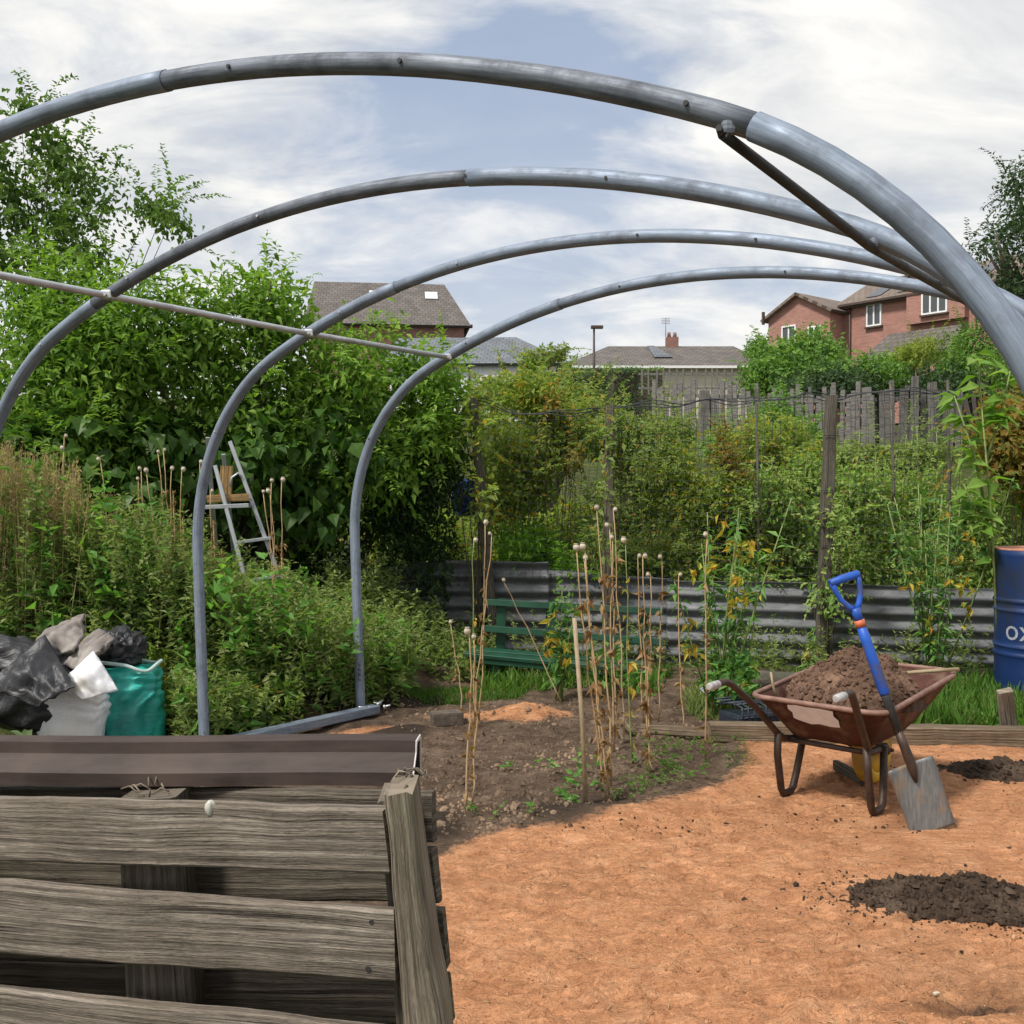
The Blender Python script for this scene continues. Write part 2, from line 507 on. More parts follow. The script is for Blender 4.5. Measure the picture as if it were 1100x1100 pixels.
xs = spaced(-260, 260, -2.2, 3.6, .015); ys = spaced(-30, 400, 1.55, 8.0, .016)
X, Y = np.meshgrid(xs, ys)
SAND = [(460, 925), (440, 1180), (320, 1500), (1700, 1500), (1500, 800), (800, 797), (806, 822), (770, 842), (690, 866), (600, 884), (520, 896)]
sand = soft_poly(X, Y, SAND, .48)
sand2 = soft_poly(X, Y, [(470, 774), (420, 772), (505, 764), (540, 758), (585, 761), (620, 767), (628, 772), (560, 777)], .26) * .66
sand3 = soft_poly(X, Y, [(315, 796), (365, 782), (420, 776), (470, 778), (430, 787), (360, 802)], .2) * .6
sand = np.maximum(sand, np.maximum(sand2, sand3))
soil = soft_poly(X, Y, [(-250, 840), (250, 815), (330, 770), (400, 738), (420, 716), (800, 716), (1200, 735), (1100, 800), (800, 800), (800, 850), (440, 1000), (300, 1500), (-900, 1500)], .5)
dk = soft_poly(X, Y, [(385, 790), (440, 780), (480, 786), (440, 800)], .25) + soft_poly(X, Y, [(395, 742), (440, 738), (500, 750), (470, 762), (405, 762)], .25) \
    + soft_poly(X, Y, [(540, 862), (640, 848), (690, 860), (620, 886), (555, 884)], .4) * .8 + soft_poly(X, Y, [(455, 868), (500, 872), (500, 897), (455, 903)], .3)
for (px, py, rx, ry) in ((1075, 1070, .22, .2), (1010, 850, .22, .06), (960, 1085, .3, .03)):
    g = G(px, py); dk = dk + .5 * np.exp(-((X - g[0]) / rx) ** 2 - ((Y - g[1]) / ry) ** 2)
near = sstep(-30, -3, X) * (1 - sstep(4.5, 30, X)) * (1 - sstep(8.5, 12, Y))
Z = base_z(X, Y) + near * (.05 * fbm(X * 1.3, Y * 1.3) * (1 - .5 * sand) + .03 * fbm(X * 6, Y * 6, 3) * (1 + soil - .75 * sand))
Z += near * sand * (.008 * (np.abs(fbm(X * 4 + 9, Y * 8, 3)) * 2 - .3) + .006 * fbm(X * 11, Y * 19, 3) - .012 * np.abs(fbm(X * 3 + 40, Y * 13 + 7, 4)) )
rs = np.random.default_rng(11)
for k in range(420):                                     # trodden marks and scrapes in the sand
    q = G(rs.uniform(470, 1100), 1485 / rs.uniform(2.5, 5.4) + 531)
    if math.hypot(q[0] - 1.66, q[1] - 4.1) < .45: continue
    a = rs.uniform(0, 3.14) if k % 3 else rs.uniform(-.4, .4); ca, sa = math.cos(a), math.sin(a)
    lx, ly = ((.13, .045) if k % 3 else (rs.uniform(.2, .5), .02))
    u = ((X - q[0]) * ca + (Y - q[1]) * sa) / lx; v = (-(X - q[0]) * sa + (Y - q[1]) * ca) / ly
    r2 = u * u + v * v
    Z += sand * rs.uniform(.003, .010) * (np.exp(-(np.sqrt(r2) - 1.25) ** 2 * 7) * .6 - np.exp(-r2 * 1.2))
for k in range(2600):                                    # fine rake and shovel strokes
    q = G(rs.uniform(460, 1110), 1485 / rs.uniform(2.4, 5.5) + 531)
    if math.hypot(q[0] - 1.66, q[1] - 4.1) < .3: continue
    a = rs.normal() * .45 + .25 * math.sin(q[0] * 2.3 + q[1]); lx = rs.uniform(.03, .13); ly = rs.uniform(.007, .013); dp = rs.uniform(.003, .010)
    i0, i1 = np.searchsorted(xs, (q[0] - lx * 2, q[0] + lx * 2)); j0, j1 = np.searchsorted(ys, (q[1] - lx - .05, q[1] + lx + .05))
    if i1 - i0 < 2 or j1 - j0 < 2: continue
    xx = X[j0:j1, i0:i1] - q[0]; yy = Y[j0:j1, i0:i1] - q[1]
    u = (xx * math.cos(a) + yy * math.sin(a)) / lx; v = (-xx * math.sin(a) + yy * math.cos(a) + .25 * lx * u * u * rs.uniform(-1, 1)) / ly
    Z[j0:j1, i0:i1] += sand[j0:j1, i0:i1] * dp * np.exp(-u ** 4) * (.7 * np.exp(-(v - 1.7) ** 2) - np.exp(-v * v))
for (px, py, h, rx, ry) in ((565, 768, .07, .22, .07), (470, 752, -.10, .18, .12), (440, 790, .05, .2, .08), (318, 768, .13, .22, .12), (410, 752, .10, .16, .12),
                            (510, 728, .06, .3, .15), (640, 870, .03, .4, .1), (1060, 828, .02, .2, .1)):
    g = G(px, py); Z += h * np.exp(-((X - g[0]) / rx) ** 2 - ((Y - g[1]) / ry) ** 2) * (1 + 1.2 * fbm(X * 7, Y * 7, 3))
fl_ = np.exp(-((X - 1.66) / .22) ** 2 - ((Y - 4.1) / .16) ** 2); Z = Z * (1 - .85 * fl_)
nx, ny = len(xs), len(ys)
idx = np.arange(nx * ny).reshape(ny, nx)
quad = np.stack([idx[:-1, :-1], idx[:-1, 1:], idx[1:, 1:], idx[1:, :-1]], -1).reshape(-1, 4)
att = np.stack([sand, soil * near, dk.clip(0, 1), np.ones_like(sand)], -1).reshape(-1, 4)
gm = np_mesh('ground', np.stack([X, Y, Z], -1).reshape(-1, 3), quad, None, True, att)
tag(link('ground', gm, None, [M['ground']]), 'orange sand and bare brown soil of the allotment plot', None, None, 'structure')


def gz(x, y):
    i = np.clip(np.searchsorted(xs, x) - 1, 0, nx - 2); j = np.clip(np.searchsorted(ys, y) - 1, 0, ny - 2)
    a = (x - xs[i]) / (xs[i + 1] - xs[i]); b = (y - ys[j]) / (ys[j + 1] - ys[j])
    return (Z[j, i] * (1 - a) + Z[j, i + 1] * a) * (1 - b) + (Z[j + 1, i] * (1 - a) + Z[j + 1, i + 1] * a) * b


def on(px, py, dz=0.0):
    g = G(px, py)
    return np.array([g[0], g[1], gz(g[0], g[1]) + dz])


# ------------------------------------------------------------------ leaves
def unit(v):
    return v / (np.linalg.norm(v, axis=-1, keepdims=True) + 1e-9)


# ------------------------------------------------------------------ soil heaps
def heap(name, c, rx, ry, h, mt, label, rot=0, seed=0, clods=300, cs=.016, skew=0.0, rough=.35, sharp=1.0, n=90, follow=True, base=None):
    q = np.linspace(-1.4, 1.4, n); U, Vv = np.meshgrid(q, q)
    rad = np.hypot(U, Vv) * (1 + .5 * fbm(U * 1.7 + seed, Vv * 1.7, 3))
    zz = h * np.clip(1 - rad, 0, 1) ** sharp * (1 + rough * 2 * fbm(U * 3 + seed, Vv * 3, 4)) + h * .22 * fbm(U * 9 + seed, Vv * 9, 3) * (rad < 1)
    ca, sa = math.cos(rot), math.sin(rot); lx = U * rx + skew * zz; ly = Vv * ry
    x = lx * ca - ly * sa; y = lx * sa + ly * ca
    low = np.where(rad < 1, 0, -.03)
    gzv = (gz(x + c[0], y + c[1]) - c[2]) if follow else 0 * x
    V = np.stack([x, y, zz + low + gzv], -1).reshape(-1, 3); ii = np.arange(n * n).reshape(n, n)
    q4 = np.stack([ii[:-1, :-1], ii[:-1, 1:], ii[1:, 1:], ii[1:, :-1]], -1).reshape(-1, 4)
    keep = (rad.reshape(-1)[q4] < 1.06).any(1)
    o = link(name, np_mesh(name, V, q4[keep], None, True), None, [mt]); o.location = Vector([float(v) for v in c])
    if clods:
        r = np.random.default_rng(seed + 5); k = clods
        i = r.integers(0, n * n, 6 * k); rf = rad.reshape(-1)[i]; i = i[(rf < 1.0) | ((rf < 1.45) & (r.random(len(i)) < .35) & follow)][:k]
        P0 = V[i].copy(); P0[:, 2] += np.where(rad.reshape(-1)[i] >= 1, .028, 0); o2 = link('clods', clod_mesh('clods', P0, cs * r.uniform(.3, 1.55, len(i)) ** 1.8 * np.where(rad.reshape(-1)[i] >= 1, .55, 1), r), o, [mt]); o2['kind'] = 'stuff'
    return o


def clod_mesh(name, P0, s, r):
    t = (1 + 5 ** .5) / 2
    IV = unit(np.array([(-1, t, 0), (1, t, 0), (-1, -t, 0), (1, -t, 0), (0, -1, t), (0, 1, t), (0, -1, -t), (0, 1, -t), (t, 0, -1), (t, 0, 1), (-t, 0, -1), (-t, 0, 1)], float))
    IF = np.array([(0, 11, 5), (0, 5, 1), (0, 1, 7), (0, 7, 10), (0, 10, 11), (1, 5, 9), (5, 11, 4), (11, 10, 2), (10, 7, 6), (7, 1, 8), (3, 9, 4), (3, 4, 2), (3, 2, 6), (3, 6, 8), (3, 8, 9), (4, 9, 5), (2, 4, 11), (6, 2, 10), (8, 6, 7), (9, 8, 1)])
    k = len(P0)
    V = IV[None] * (1 + .22 * r.normal(size=(k, 12, 1))) * r.uniform(.6, 1.3, (k, 1, 3)) * s[:, None, None] + P0[:, None, :]
    return np_mesh(name, V.reshape(-1, 3), (np.arange(k)[:, None, None] * 12 + IF[None]).reshape(-1, 3), None, False)


def leaf_arrays(p, d, n, ln, wd, fold=.12, droop=.12, rich=True):
    """p base, d tip direction, n face normal, ln length, wd width (arrays)"""
    d = unit(d); s = unit(np.cross(d, n)); n = np.cross(s, d)
    ln = ln[:, None]; wd = wd[:, None]
    b = p; t = p + d * ln - n * ln * droop
    c = p + d * ln * .45 - n * wd * fold
    l = p + d * ln * .42 + s * wd * .5 + n * wd * fold; r = p + d * ln * .42 - s * wd * .5 + n * wd * fold
    k = len(p)
    if rich:
        V = np.stack([b, c, t, l, r], 1).reshape(-1, 3)
        f = np.array([(0, 1, 3), (1, 2, 3), (0, 4, 1), (4, 2, 1)])
        Fc = (np.arange(k)[:, None, None] * 5 + f[None]).reshape(-1, 3)
    else:
        V = np.stack([b, r, t, l], 1).reshape(-1, 3)
        f = np.array([(0, 1, 2), (0, 2, 3)])
        Fc = (np.arange(k)[:, None, None] * 4 + f[None]).reshape(-1, 3)
    return V, Fc


def join(parts):
    V = []; Fc = []; o = 0
    for v, f in parts:
        V.append(v); Fc.append(f + o); o += len(v)
    return np.concatenate(V), np.concatenate(Fc)


def blob_leaves(blobs, n, ln, wr, seed=0, clump=.35, up=.5, shell=.55, rich=False, droop=.25, tipdown=.3, jl=.35):
    """leaves in light and dark clumps spread through a union of uneven blobs (x,y,z,rx,ry,rz)"""
    r = np.random.default_rng(seed)
    B = np.array(blobs, float); vol = (B[:, 3] * B[:, 4] * B[:, 5]) ** .8
    which = r.choice(len(B), int(n * 1.9), p=vol / vol.sum())
    k = len(which); dr = unit(r.normal(size=(k, 3)))
    rad = 1 - shell * r.random(k) ** 1.6
    rad = rad * (1 + .22 * r.normal(size=k) * (r.random(k) < .35))
    c = B[which]
    p = c[:, :3] + dr * rad[:, None] * c[:, 3:6]
    nv = fbm(p[:, 0] * 2.6 + p[:, 2] * 1.7 + seed, p[:, 1] * 2.6 - p[:, 2] * 2.1, 3) + .5
    keep = nv > clump * r.uniform(.6, 1.25, k)
    p = p[keep][:n]; dr = dr[keep][:n]; k = len(p)
    nrm = unit(dr * .7 + np.array([0, 0, up]) + r.normal(size=(k, 3)) * .5)
    d = unit(dr * .6 + r.normal(size=(k, 3)) * .7 - np.array([0, 0, tipdown]))
    L = ln * r.uniform(1 - jl, 1 + jl, k)
    return leaf_arrays(p, d, nrm, L, L * wr * r.uniform(.8, 1.2, k), .12, droop, rich)


def branch_geo(base, blobs, r0=.05, seed=0, m=10):
    rr = random.Random(seed); g = Geo(); b = np.array(base, float)
    for k in range(m):
        t = blobs[rr.randrange(len(blobs))]
        e = np.array(t[:3]) + np.array([rr.uniform(-.5, .5) * t[3], rr.uniform(-.5, .5) * t[4], rr.uniform(-.2, .7) * t[5]])
        mid = b * .45 + e * .55 + np.array([rr.uniform(-.1, .1), rr.uniform(-.1, .1), .12]) * np.linalg.norm(e - b) * .7
        st = b + np.array([rr.uniform(-1, 1), rr.uniform(-1, 1), 0]) * r0 * 1.5
        g.tube([st, st * .6 + mid * .4, mid, mid * .4 + e * .6, e], [r0, r0 * .75, r0 * .5, r0 * .3, r0 * .12], 6)
    return g


def spray_leaves(blobs, n, ln, wr, seed, rich, length=(.18, .5), up=.55):
    r = np.random.default_rng(seed + 900); B = np.array(blobs, float); parts = []
    for k in range(n):
        c = B[r.integers(len(B))]; dr = unit(r.normal(size=3) + np.array([0, -.45, up])); p0 = c[:3] + dr * c[3:6] * .8
        L = r.uniform(*length); ax = unit(dr + np.array([0, 0, .5]) + r.normal(size=3) * .4); m = int(L / ln * 2.6) + 4
        t = np.linspace(.1, 1, m); p = p0 + ax * (L * t)[:, None] - np.array([0, 0, 1.]) * (t ** 2 * L * r.uniform(.1, .5))[:, None]
        side = unit(np.cross(ax, [0, 0, 1.]))[None] * np.where(np.arange(m) % 2, 1, -1)[:, None]
        d = side * .8 + ax * .6 + r.normal(size=(m, 3)) * .3 - np.array([0, 0, .15]); Ls = ln * r.uniform(.7, 1.25, m) * (1.15 - .5 * t)
        parts.append(leaf_arrays(p, d, np.array([0, -.25, 1.]) + r.normal(size=(m, 3)) * .3, Ls, Ls * wr, .12, .25, rich))
    return join(parts)


def shrub(name, label, cat, blobs, n, ln, wr, mt, group=None, seed=0, r0=.03, m=8, stem='stem', leafname='foliage', base=None, sprays=0, slen=(.18, .5), **kw):
    B = np.array(blobs, float)
    bx, by = B[:, 0].mean(), B[:, 1].mean()
    if base is None: base = (bx, by, zt(bx, by) - .05)
    o = empty(name, base, 0, label, cat, group)
    off = np.array(base)
    V, Fc = blob_leaves(blobs, n, ln, wr, seed, **kw)
    if sprays: V, Fc = join([(V, Fc), spray_leaves(blobs, sprays, ln, wr, seed, kw.get('rich', False), slen)])
    link(leafname, np_mesh(leafname, V - off, Fc), o, [mt])
    g = branch_geo((0, 0, 0), [(*(np.array(b[:3]) - off), *b[3:]) for b in blobs], r0, seed, m)
    g.build(stem, M['twig'] if stem == 'stem' else M['bark'], o)
    return o


def pblobs(specs, Yj=.3, seed=0, sub=3):
    """specs: (px, py, half width px, half height px, Y) -> uneven world blobs"""
    r = random.Random(seed); o = []
    for px, py, hw, hh, Yd in specs:
        c = P(px, py, Yd); s = Yd / F
        for k in range(sub):
            a = (r.uniform(-.55, .55) * hw, r.uniform(-.5, .5) * hh) if k else (0, 0)
            f = r.uniform(.45, .75) if k else .85
            o.append((c[0] + a[0] * s, c[1] + r.uniform(-Yj, Yj), c[2] - a[1] * s, hw * s * f, max(Yj, hw * s * .6), hh * s * f))
    return o

# ------------------------------------------------------------------ polytunnel frame
T0, L1, R1, TH1, R2 = .0458, 1.1064, .9941, 1.2148, 3.9457


def hoop_profile():
    u = [0, -L1 * math.sin(T0)]; z = [0, L1 * math.cos(T0)]; a = -T0
    u.insert(1, u[1] * .5); z.insert(1, z[1] * .5)
    for Rr, th, n in ((R1, TH1, 16), (R2, None, 18)):
        th = th if th else math.pi / 2 - a
        for k in range(n):
            da = th / n; a2 = a + da / 2; u.append(u[-1] + Rr * da * math.sin(a2)); z.append(z[-1] + Rr * da * math.cos(a2)); a += da
    um = u[-1]
    return np.array(u + [2 * um - q for q in u[::-1][1:]]), np.array(z + z[::-1][1:])


HU, HZ = hoop_profile()
HOOPS = [(-3.2924, -.0634, -.003, -.1032), (-2.2679, -.0715, -.0505, -.0497), (-1.1301, -.0441, -.0268, .007), (0, 0, 0, .0471)]


def hoop_pt(i, s):
    """point and tangent at fraction s along hoop i"""
    q, dz, dl, dy = HOOPS[i]; yaw = .6208 + dy
    pe = np.array([math.cos(yaw), -math.sin(yaw)])
    L = np.r_[0, np.cumsum(np.hypot(np.diff(HU), np.diff(HZ)))]; t = s * L[-1]
    u = np.interp(t, L, HU); z = np.interp(t, L, HZ)
    xy = D0 + q * AX + dl * PE + u * pe
    return np.array([xy[0], xy[1], z + dz])


frame = empty('polytunnel_frame', (D0[0], D0[1], 0), 0, 'bare grey steel hoop frame of a polytunnel arching over the sandy plot', 'tunnel frame')
FO = np.array([D0[0], D0[1], 0])
RTUBE = .031
hl = ['nearest hoop, dark weathered at its crown', None, None, 'farthest hoop standing by the soil bed']
RT_ = (.0235, .0245, .026, .0285)
for i in range(4):
    S = np.linspace(0, 1, 110)
    pts = [hoop_pt(i, s) - FO for s in S]
    if i < 3:
        pts[0] = pts[0] - np.array([0, 0, .3]); pts[-1] = pts[-1] - np.array([0, 0, .3])
    js = {0: (.335, .655), 1: (.30, .505), 2: (.40, .72), 3: (.42, .70)}[i]   # spigot joints
    if i < 2:
        A_, B_ = ((183, 816), (110, 500))[i]
        L_ = [550 + F * hoop_pt(i, s)[0] / max(hoop_pt(i, s)[1], .3) for s in S]
        js = (float(S[int(np.argmin([abs(q - A_) for q in L_]))]), float(S[int(np.argmin([abs(q - B_) for q in L_]))]))
    h = empty('hoop'); h.parent = frame
    if hl[i]: h['label'] = hl[i]
    sect = ([p for p, s in zip(pts, S) if s <= js[0] + .006], [p for p, s in zip(pts, S) if js[0] - .004 <= s <= js[1] + .004], [p for p, s in zip(pts, S) if s >= js[1] - .006])
    for k, part in enumerate(sect):
        g = Geo(); g.tube(part, RT_[i] * (.96 if k == 1 else 1.05), 14)
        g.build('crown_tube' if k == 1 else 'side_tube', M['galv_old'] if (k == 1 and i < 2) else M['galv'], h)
    for s in ((.225, .285, .36, .45, .56, .62, .70) if i < 3 else (.22, .34, .47, .58, .68)):
        p = hoop_pt(i, s) - FO; t = unit(hoop_pt(i, s + .003) - hoop_pt(i, s - .003))
        n = np.array([-math.sin(.6208), -math.cos(.6208), 0]); n = unit(n - t * (n @ t))
        g = Geo(); g.tube([p + n * (RT_[i] * .9), p + n * (RT_[i] * 1.05 + .002)], .0048, 8); g.build('bolt', M['hole'] if int(s * 1000) % 3 else M['zinc'], h)
# sleeve and foot of the far hoop
p0 = hoop_pt(3, 0) - FO
g = Geo(); g.tube([p0 + (0, 0, -.02), p0 + (0, 0, .16)], .024, 12); g.build('foot_peg', M['galv_old'], frame)
for k, zz in enumerate((.23, .26, .29, .32)):
    g = Geo(); n = np.array([-.1, -.99, 0]); w2 = (.02, .014, .02, .016)[k]
    g.box((p0[0] + n[0] * .030, p0[1] + n[1] * .0305, zz), (w2, .002, .005)); g.box((p0[0] + n[0] * .030 - w2 / 2 + .002, p0[1] + n[1] * .0306, zz + .007), (.004, .002, .014))
    g.build('ink_mark', M['hole'], frame)
# purlin along the left shoulder, hoop 0 to 3
S_P = .334
pp = []
for i, px, py in ((1, 120, 320), (2, 334, 355), (3, 482, 381)):
    best = min(np.linspace(.15, .5, 400), key=lambda s: abs((lambda q: 550 + F * q[0] / q[1] - px)(hoop_pt(i, s))))
    pp.append(hoop_pt(i, best))
pp.insert(0, pp[0] * 1.9 - pp[1] * .9)
g = Geo(); off = np.array([.0, -.028, -.012])
g.tube([p - FO + off for p in pp], .0135, 10); rail = g.build('purlin_rail', M['steel_thin'], frame)
for p in pp[1:]:
    q = p - FO; g = Geo(); g.box(q + off * .8, (.04, .045, .034)); g.build('clamp', M['zinc'], rail, .006)
    g = Geo(); g.tube([q + off + (0, -.03, 0), q + off + (0, -.012, 0)], .007, 6); g.build('bolt', M['zinc'], rail)
# purlin under the right shoulder, dark against the sky
def near_px(i, px, lo, hi):
    return hoop_pt(i, min(np.linspace(lo, hi, 500), key=lambda s: abs((lambda q: 550 + F * q[0] / max(q[1], .2) - px)(hoop_pt(i, s)))))
qs = [near_px(0, 790, .4, .8), near_px(1, 943, .5, .9), near_px(2, 1010, .5, .9)]
qs.append(qs[2] + (qs[2] - qs[1]) * .95)
ins = np.array([-.024, -.012, -.028])
g = Geo(); g.tube([p + ins - FO for p in qs], [.0095, .0115, .013, .014], 10); br = g.build('purlin_rail', M['steel_dark'], frame); br['label'] = 'dark rail under the right shoulder of the hoops'
for p in qs[:3]:
    g = Geo(); g.box(p + ins * .6 - FO, (.024, .024, .024)); g.build('clamp', M['galv_old'], br, .008)
    g = Geo(); g.tube([p + ins - FO + (-.012, -.03, 0), p + ins - FO + (0, .01, 0)], .006, 6); g.build('bolt', M['hole'], br)
# ground rail
g = Geo(); e0 = on(404, 770, .04); e1 = on(288, 797, .05); e1[2] = e0[2] = max(e0[2], e1[2]); dd = unit(e1 - e0)
e2 = e1 + dd * 1.2; 
g.box((e0 + e2) / 2 - FO, (np.linalg.norm(e2 - e0), .075, .05), [dd, np.cross([0, 0, 1], dd), [0, 0, 1]])
gr_ = g.build('ground_rail', M['galv'], frame, .006)
g = Geo()
for k in range(7):
    q = e0 - FO + np.array([R.uniform(-.06, .07), R.uniform(-.06, .05), R.uniform(-.01, .03)]); q2 = q + np.array([R.uniform(-.07, .07), R.uniform(-.04, .04), .012])
    g.tube([q, q2], .007, 6); g.tube([q, q + unit(q2 - q) * .012], .014, 6)
g.build('bolt', M['zinc'], gr_)['kind'] = 'stuff'

# ------------------------------------------------------------------ pallet bin (front left)
bin_ = empty('pallet_bin', (P(430, 1000, 1.4)[0], 1.42, 0), 0, 'weathered grey pallet standing on edge as compost bin front', 'pallet')
BO = np.array(bin_.location)
YL, YR = 1.62, 1.36
XL = -190


def brd(parent, yl0, yr0, yl1, yr1, xr, dep=0.0, th=.021, mt='pallet', nm='board', seg=40, x0=XL):
    """one board given by its top (yl0 -> yr0) and bottom (yl1 -> yr1) edges; dep pushes it back"""
    TL, TR = P(x0, yl0, YL) , P(xr, yr0, YR)
    BL, BR = P(x0, yl1, YL), P(xr, yr1, YR)
    bk = unit(np.array([.19, 1., 0]))
    a = (TL + BL) / 2 + bk * (dep + th / 2); b = (TR + BR) / 2 + bk * (dep + th / 2)
    w0 = np.linalg.norm(TL - BL); w1 = np.linalg.norm(TR - BR)
    g = Geo(); g.board(a - BO, b - BO, (TR - BR), w0, th, seg * 3, .0018, .004, w1 / w0)
    return g.build(nm, M[mt], parent)


b1 = brd(bin_, 853, 869, 921, 939, 414)
b2 = brd(bin_, 935, 980, 1012, 1056, 420)
b3 = brd(bin_, 1043, 1108, 1112, 1190, 423)
b4 = brd(bin_, 1150, 1240, 1220, 1315, 430)
b5 = brd(bin_, 1265, 1370, 1335, 1450, 440)
b6 = brd(bin_, 1380, 1500, 1460, 1580, 450)
b7 = brd(bin_, 1500, 1620, 1570, 1690, 460)
bk = unit(np.array([.19, 1., 0]))
# back boards, their wood coloured dark for the shade in the gaps
ya, yr_ = 868, 879
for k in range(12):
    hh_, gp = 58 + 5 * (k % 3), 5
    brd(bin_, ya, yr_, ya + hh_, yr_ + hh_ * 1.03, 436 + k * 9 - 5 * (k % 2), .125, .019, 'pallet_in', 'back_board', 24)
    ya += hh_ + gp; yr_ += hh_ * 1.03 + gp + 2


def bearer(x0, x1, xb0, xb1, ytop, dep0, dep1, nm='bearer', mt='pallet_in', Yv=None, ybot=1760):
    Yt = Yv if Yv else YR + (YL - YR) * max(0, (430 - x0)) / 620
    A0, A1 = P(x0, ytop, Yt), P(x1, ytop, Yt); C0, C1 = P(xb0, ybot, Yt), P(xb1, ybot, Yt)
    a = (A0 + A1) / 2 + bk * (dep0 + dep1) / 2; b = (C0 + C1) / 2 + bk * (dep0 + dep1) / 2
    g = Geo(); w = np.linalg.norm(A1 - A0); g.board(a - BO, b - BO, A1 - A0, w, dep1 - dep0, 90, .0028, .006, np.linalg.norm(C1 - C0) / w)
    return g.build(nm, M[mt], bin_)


bearer(408, 437, 490, 560, 853, -.012, .095, 'end_post', 'pallet_post', 1.35)
bearer(108, 172, 150, 240, 860, .024, .122)
bearer(391, 416, 470, 520, 868, .024, .122, 'inner_post', 'pallet_in')
bearer(-160, -100, -130, -60, 860, .024, .122)
# moss and fibres on the bearer tops
g = Geo()
for cx_, Yt in ((140, 1.48), (425, 1.37)):
    for k in range(9):
        q = P(cx_ + R.uniform(-20, 20), 852 if cx_ > 300 else 862, Yt) + bk * R.uniform(.02, .1); dq = np.array([R.uniform(-.03, .03), R.uniform(-.02, .02), R.uniform(.0, .012)])
        g.tube([q - BO, q + dq * .5 + (0, 0, .007) - BO, q + dq - BO], .0014, 4)
g.build('splinters', M['pallet_post'], bin_)['kind'] = 'stuff'
g = Geo(); q = P(228, 866, 1.44) - BO
g.loft([[q + np.array([(.006 + .004 * math.sin(2 * a)) * rr_s * math.cos(a), -.008 + .004 * rr_s * math.sin(a), z]) for a in np.linspace(0, 6.28, 10, endpoint=False)] for z, rr_s in ((-.012, .3), (-.008, .8), (0, 1.0), (.006, .9), (.011, .3))], True, True)
g.build('fungus', speckle('pale fungus', (.38, .36, .31), (.58, .56, .5), 60), bin_)
nails = Geo()
for (x_, y_, Yt) in ((113, 972, 1.487), (118, 1003, 1.487), (150, 984, 1.48), (400, 990, 1.37), (403, 1030, 1.37), (398, 885, 1.37), (396, 918, 1.37), (140, 880, 1.48), (136, 905, 1.48), (128, 963, 1.485), (160, 1024, 1.477), (396, 1040, 1.37), (404, 880, 1.37), (-20, 880, 1.55)):
    q = P(x_, y_, Yt) - BO; nails.tube([q - bk * .003, q + bk * .006], .004, 7)
nails.build('nail', M['hole'], bin_)['kind'] = 'stuff'

c = P(210, 1000, 1.95)
hp_ = heap('compost_fill', (-.72, 2.02, 0), .40, .34, .80, M['soil'], '', .1, 44, 300, .02, 0, .15, .35, 60, False)  # dark fill added behind the boards to keep the gaps dark
tag(hp_, 'compost added as dark fill behind the gaps of the grey pallet', 'compost')

# brown channel lying along the top
ch = empty('metal_channel', (P(440, 820, 1.53)[0], 1.53, .92), 0, 'brown metal gutter length lying along the top of the grey pallet', 'gutter')
CO = np.array(ch.location)
gm_ = speckle('brown painted steel', (.032, .021, .017), (.064, .044, .037), 7, .65, 0, .12, .004, (.085, .06, .05), (1, 6, 6), .3, 3)
pr = [(.0, .000), (.0, .020), (.002, .0225), (.017, .043), (.019, .046), (.021, .0635), (.036, .0655), (.052, .0665), (.055, .060), (.055, 0), (.052, 0), (.052, .06), (.03, .060), (.025, .056), (.023, .045), (.019, .040), (.005, .019), (.003, 0)]
pL, pR = P(-180, 843, 1.64), P(443, 845, 1.53)
dirx = unit(pR - pL); bk2 = np.array([-dirx[1], dirx[0], 0]); bk2 = unit(bk2)
g = Geo(); secs = []
for s in np.linspace(0, 1, 30):
    c = pL + (pR - pL) * s; wv = .0015 * math.sin(s * 9)
    secs.append([c + bk2 * (y + wv) + np.array([0, 0, z + wv * .6]) - CO for y, z in pr])
g.loft(secs, True, False); cb = g.build('channel', gm_, ch)
g = Geo(); secs = [[pR + dirx * q + bk2 * y + np.array([0, 0, z]) - CO for y, z in pr] for q in (.0004, .0022)]
g.loft(secs, True, False); g.build('cut_edge', speckle('cut edge', (.5, .45, .42), (.7, .66, .62), 60), ch)

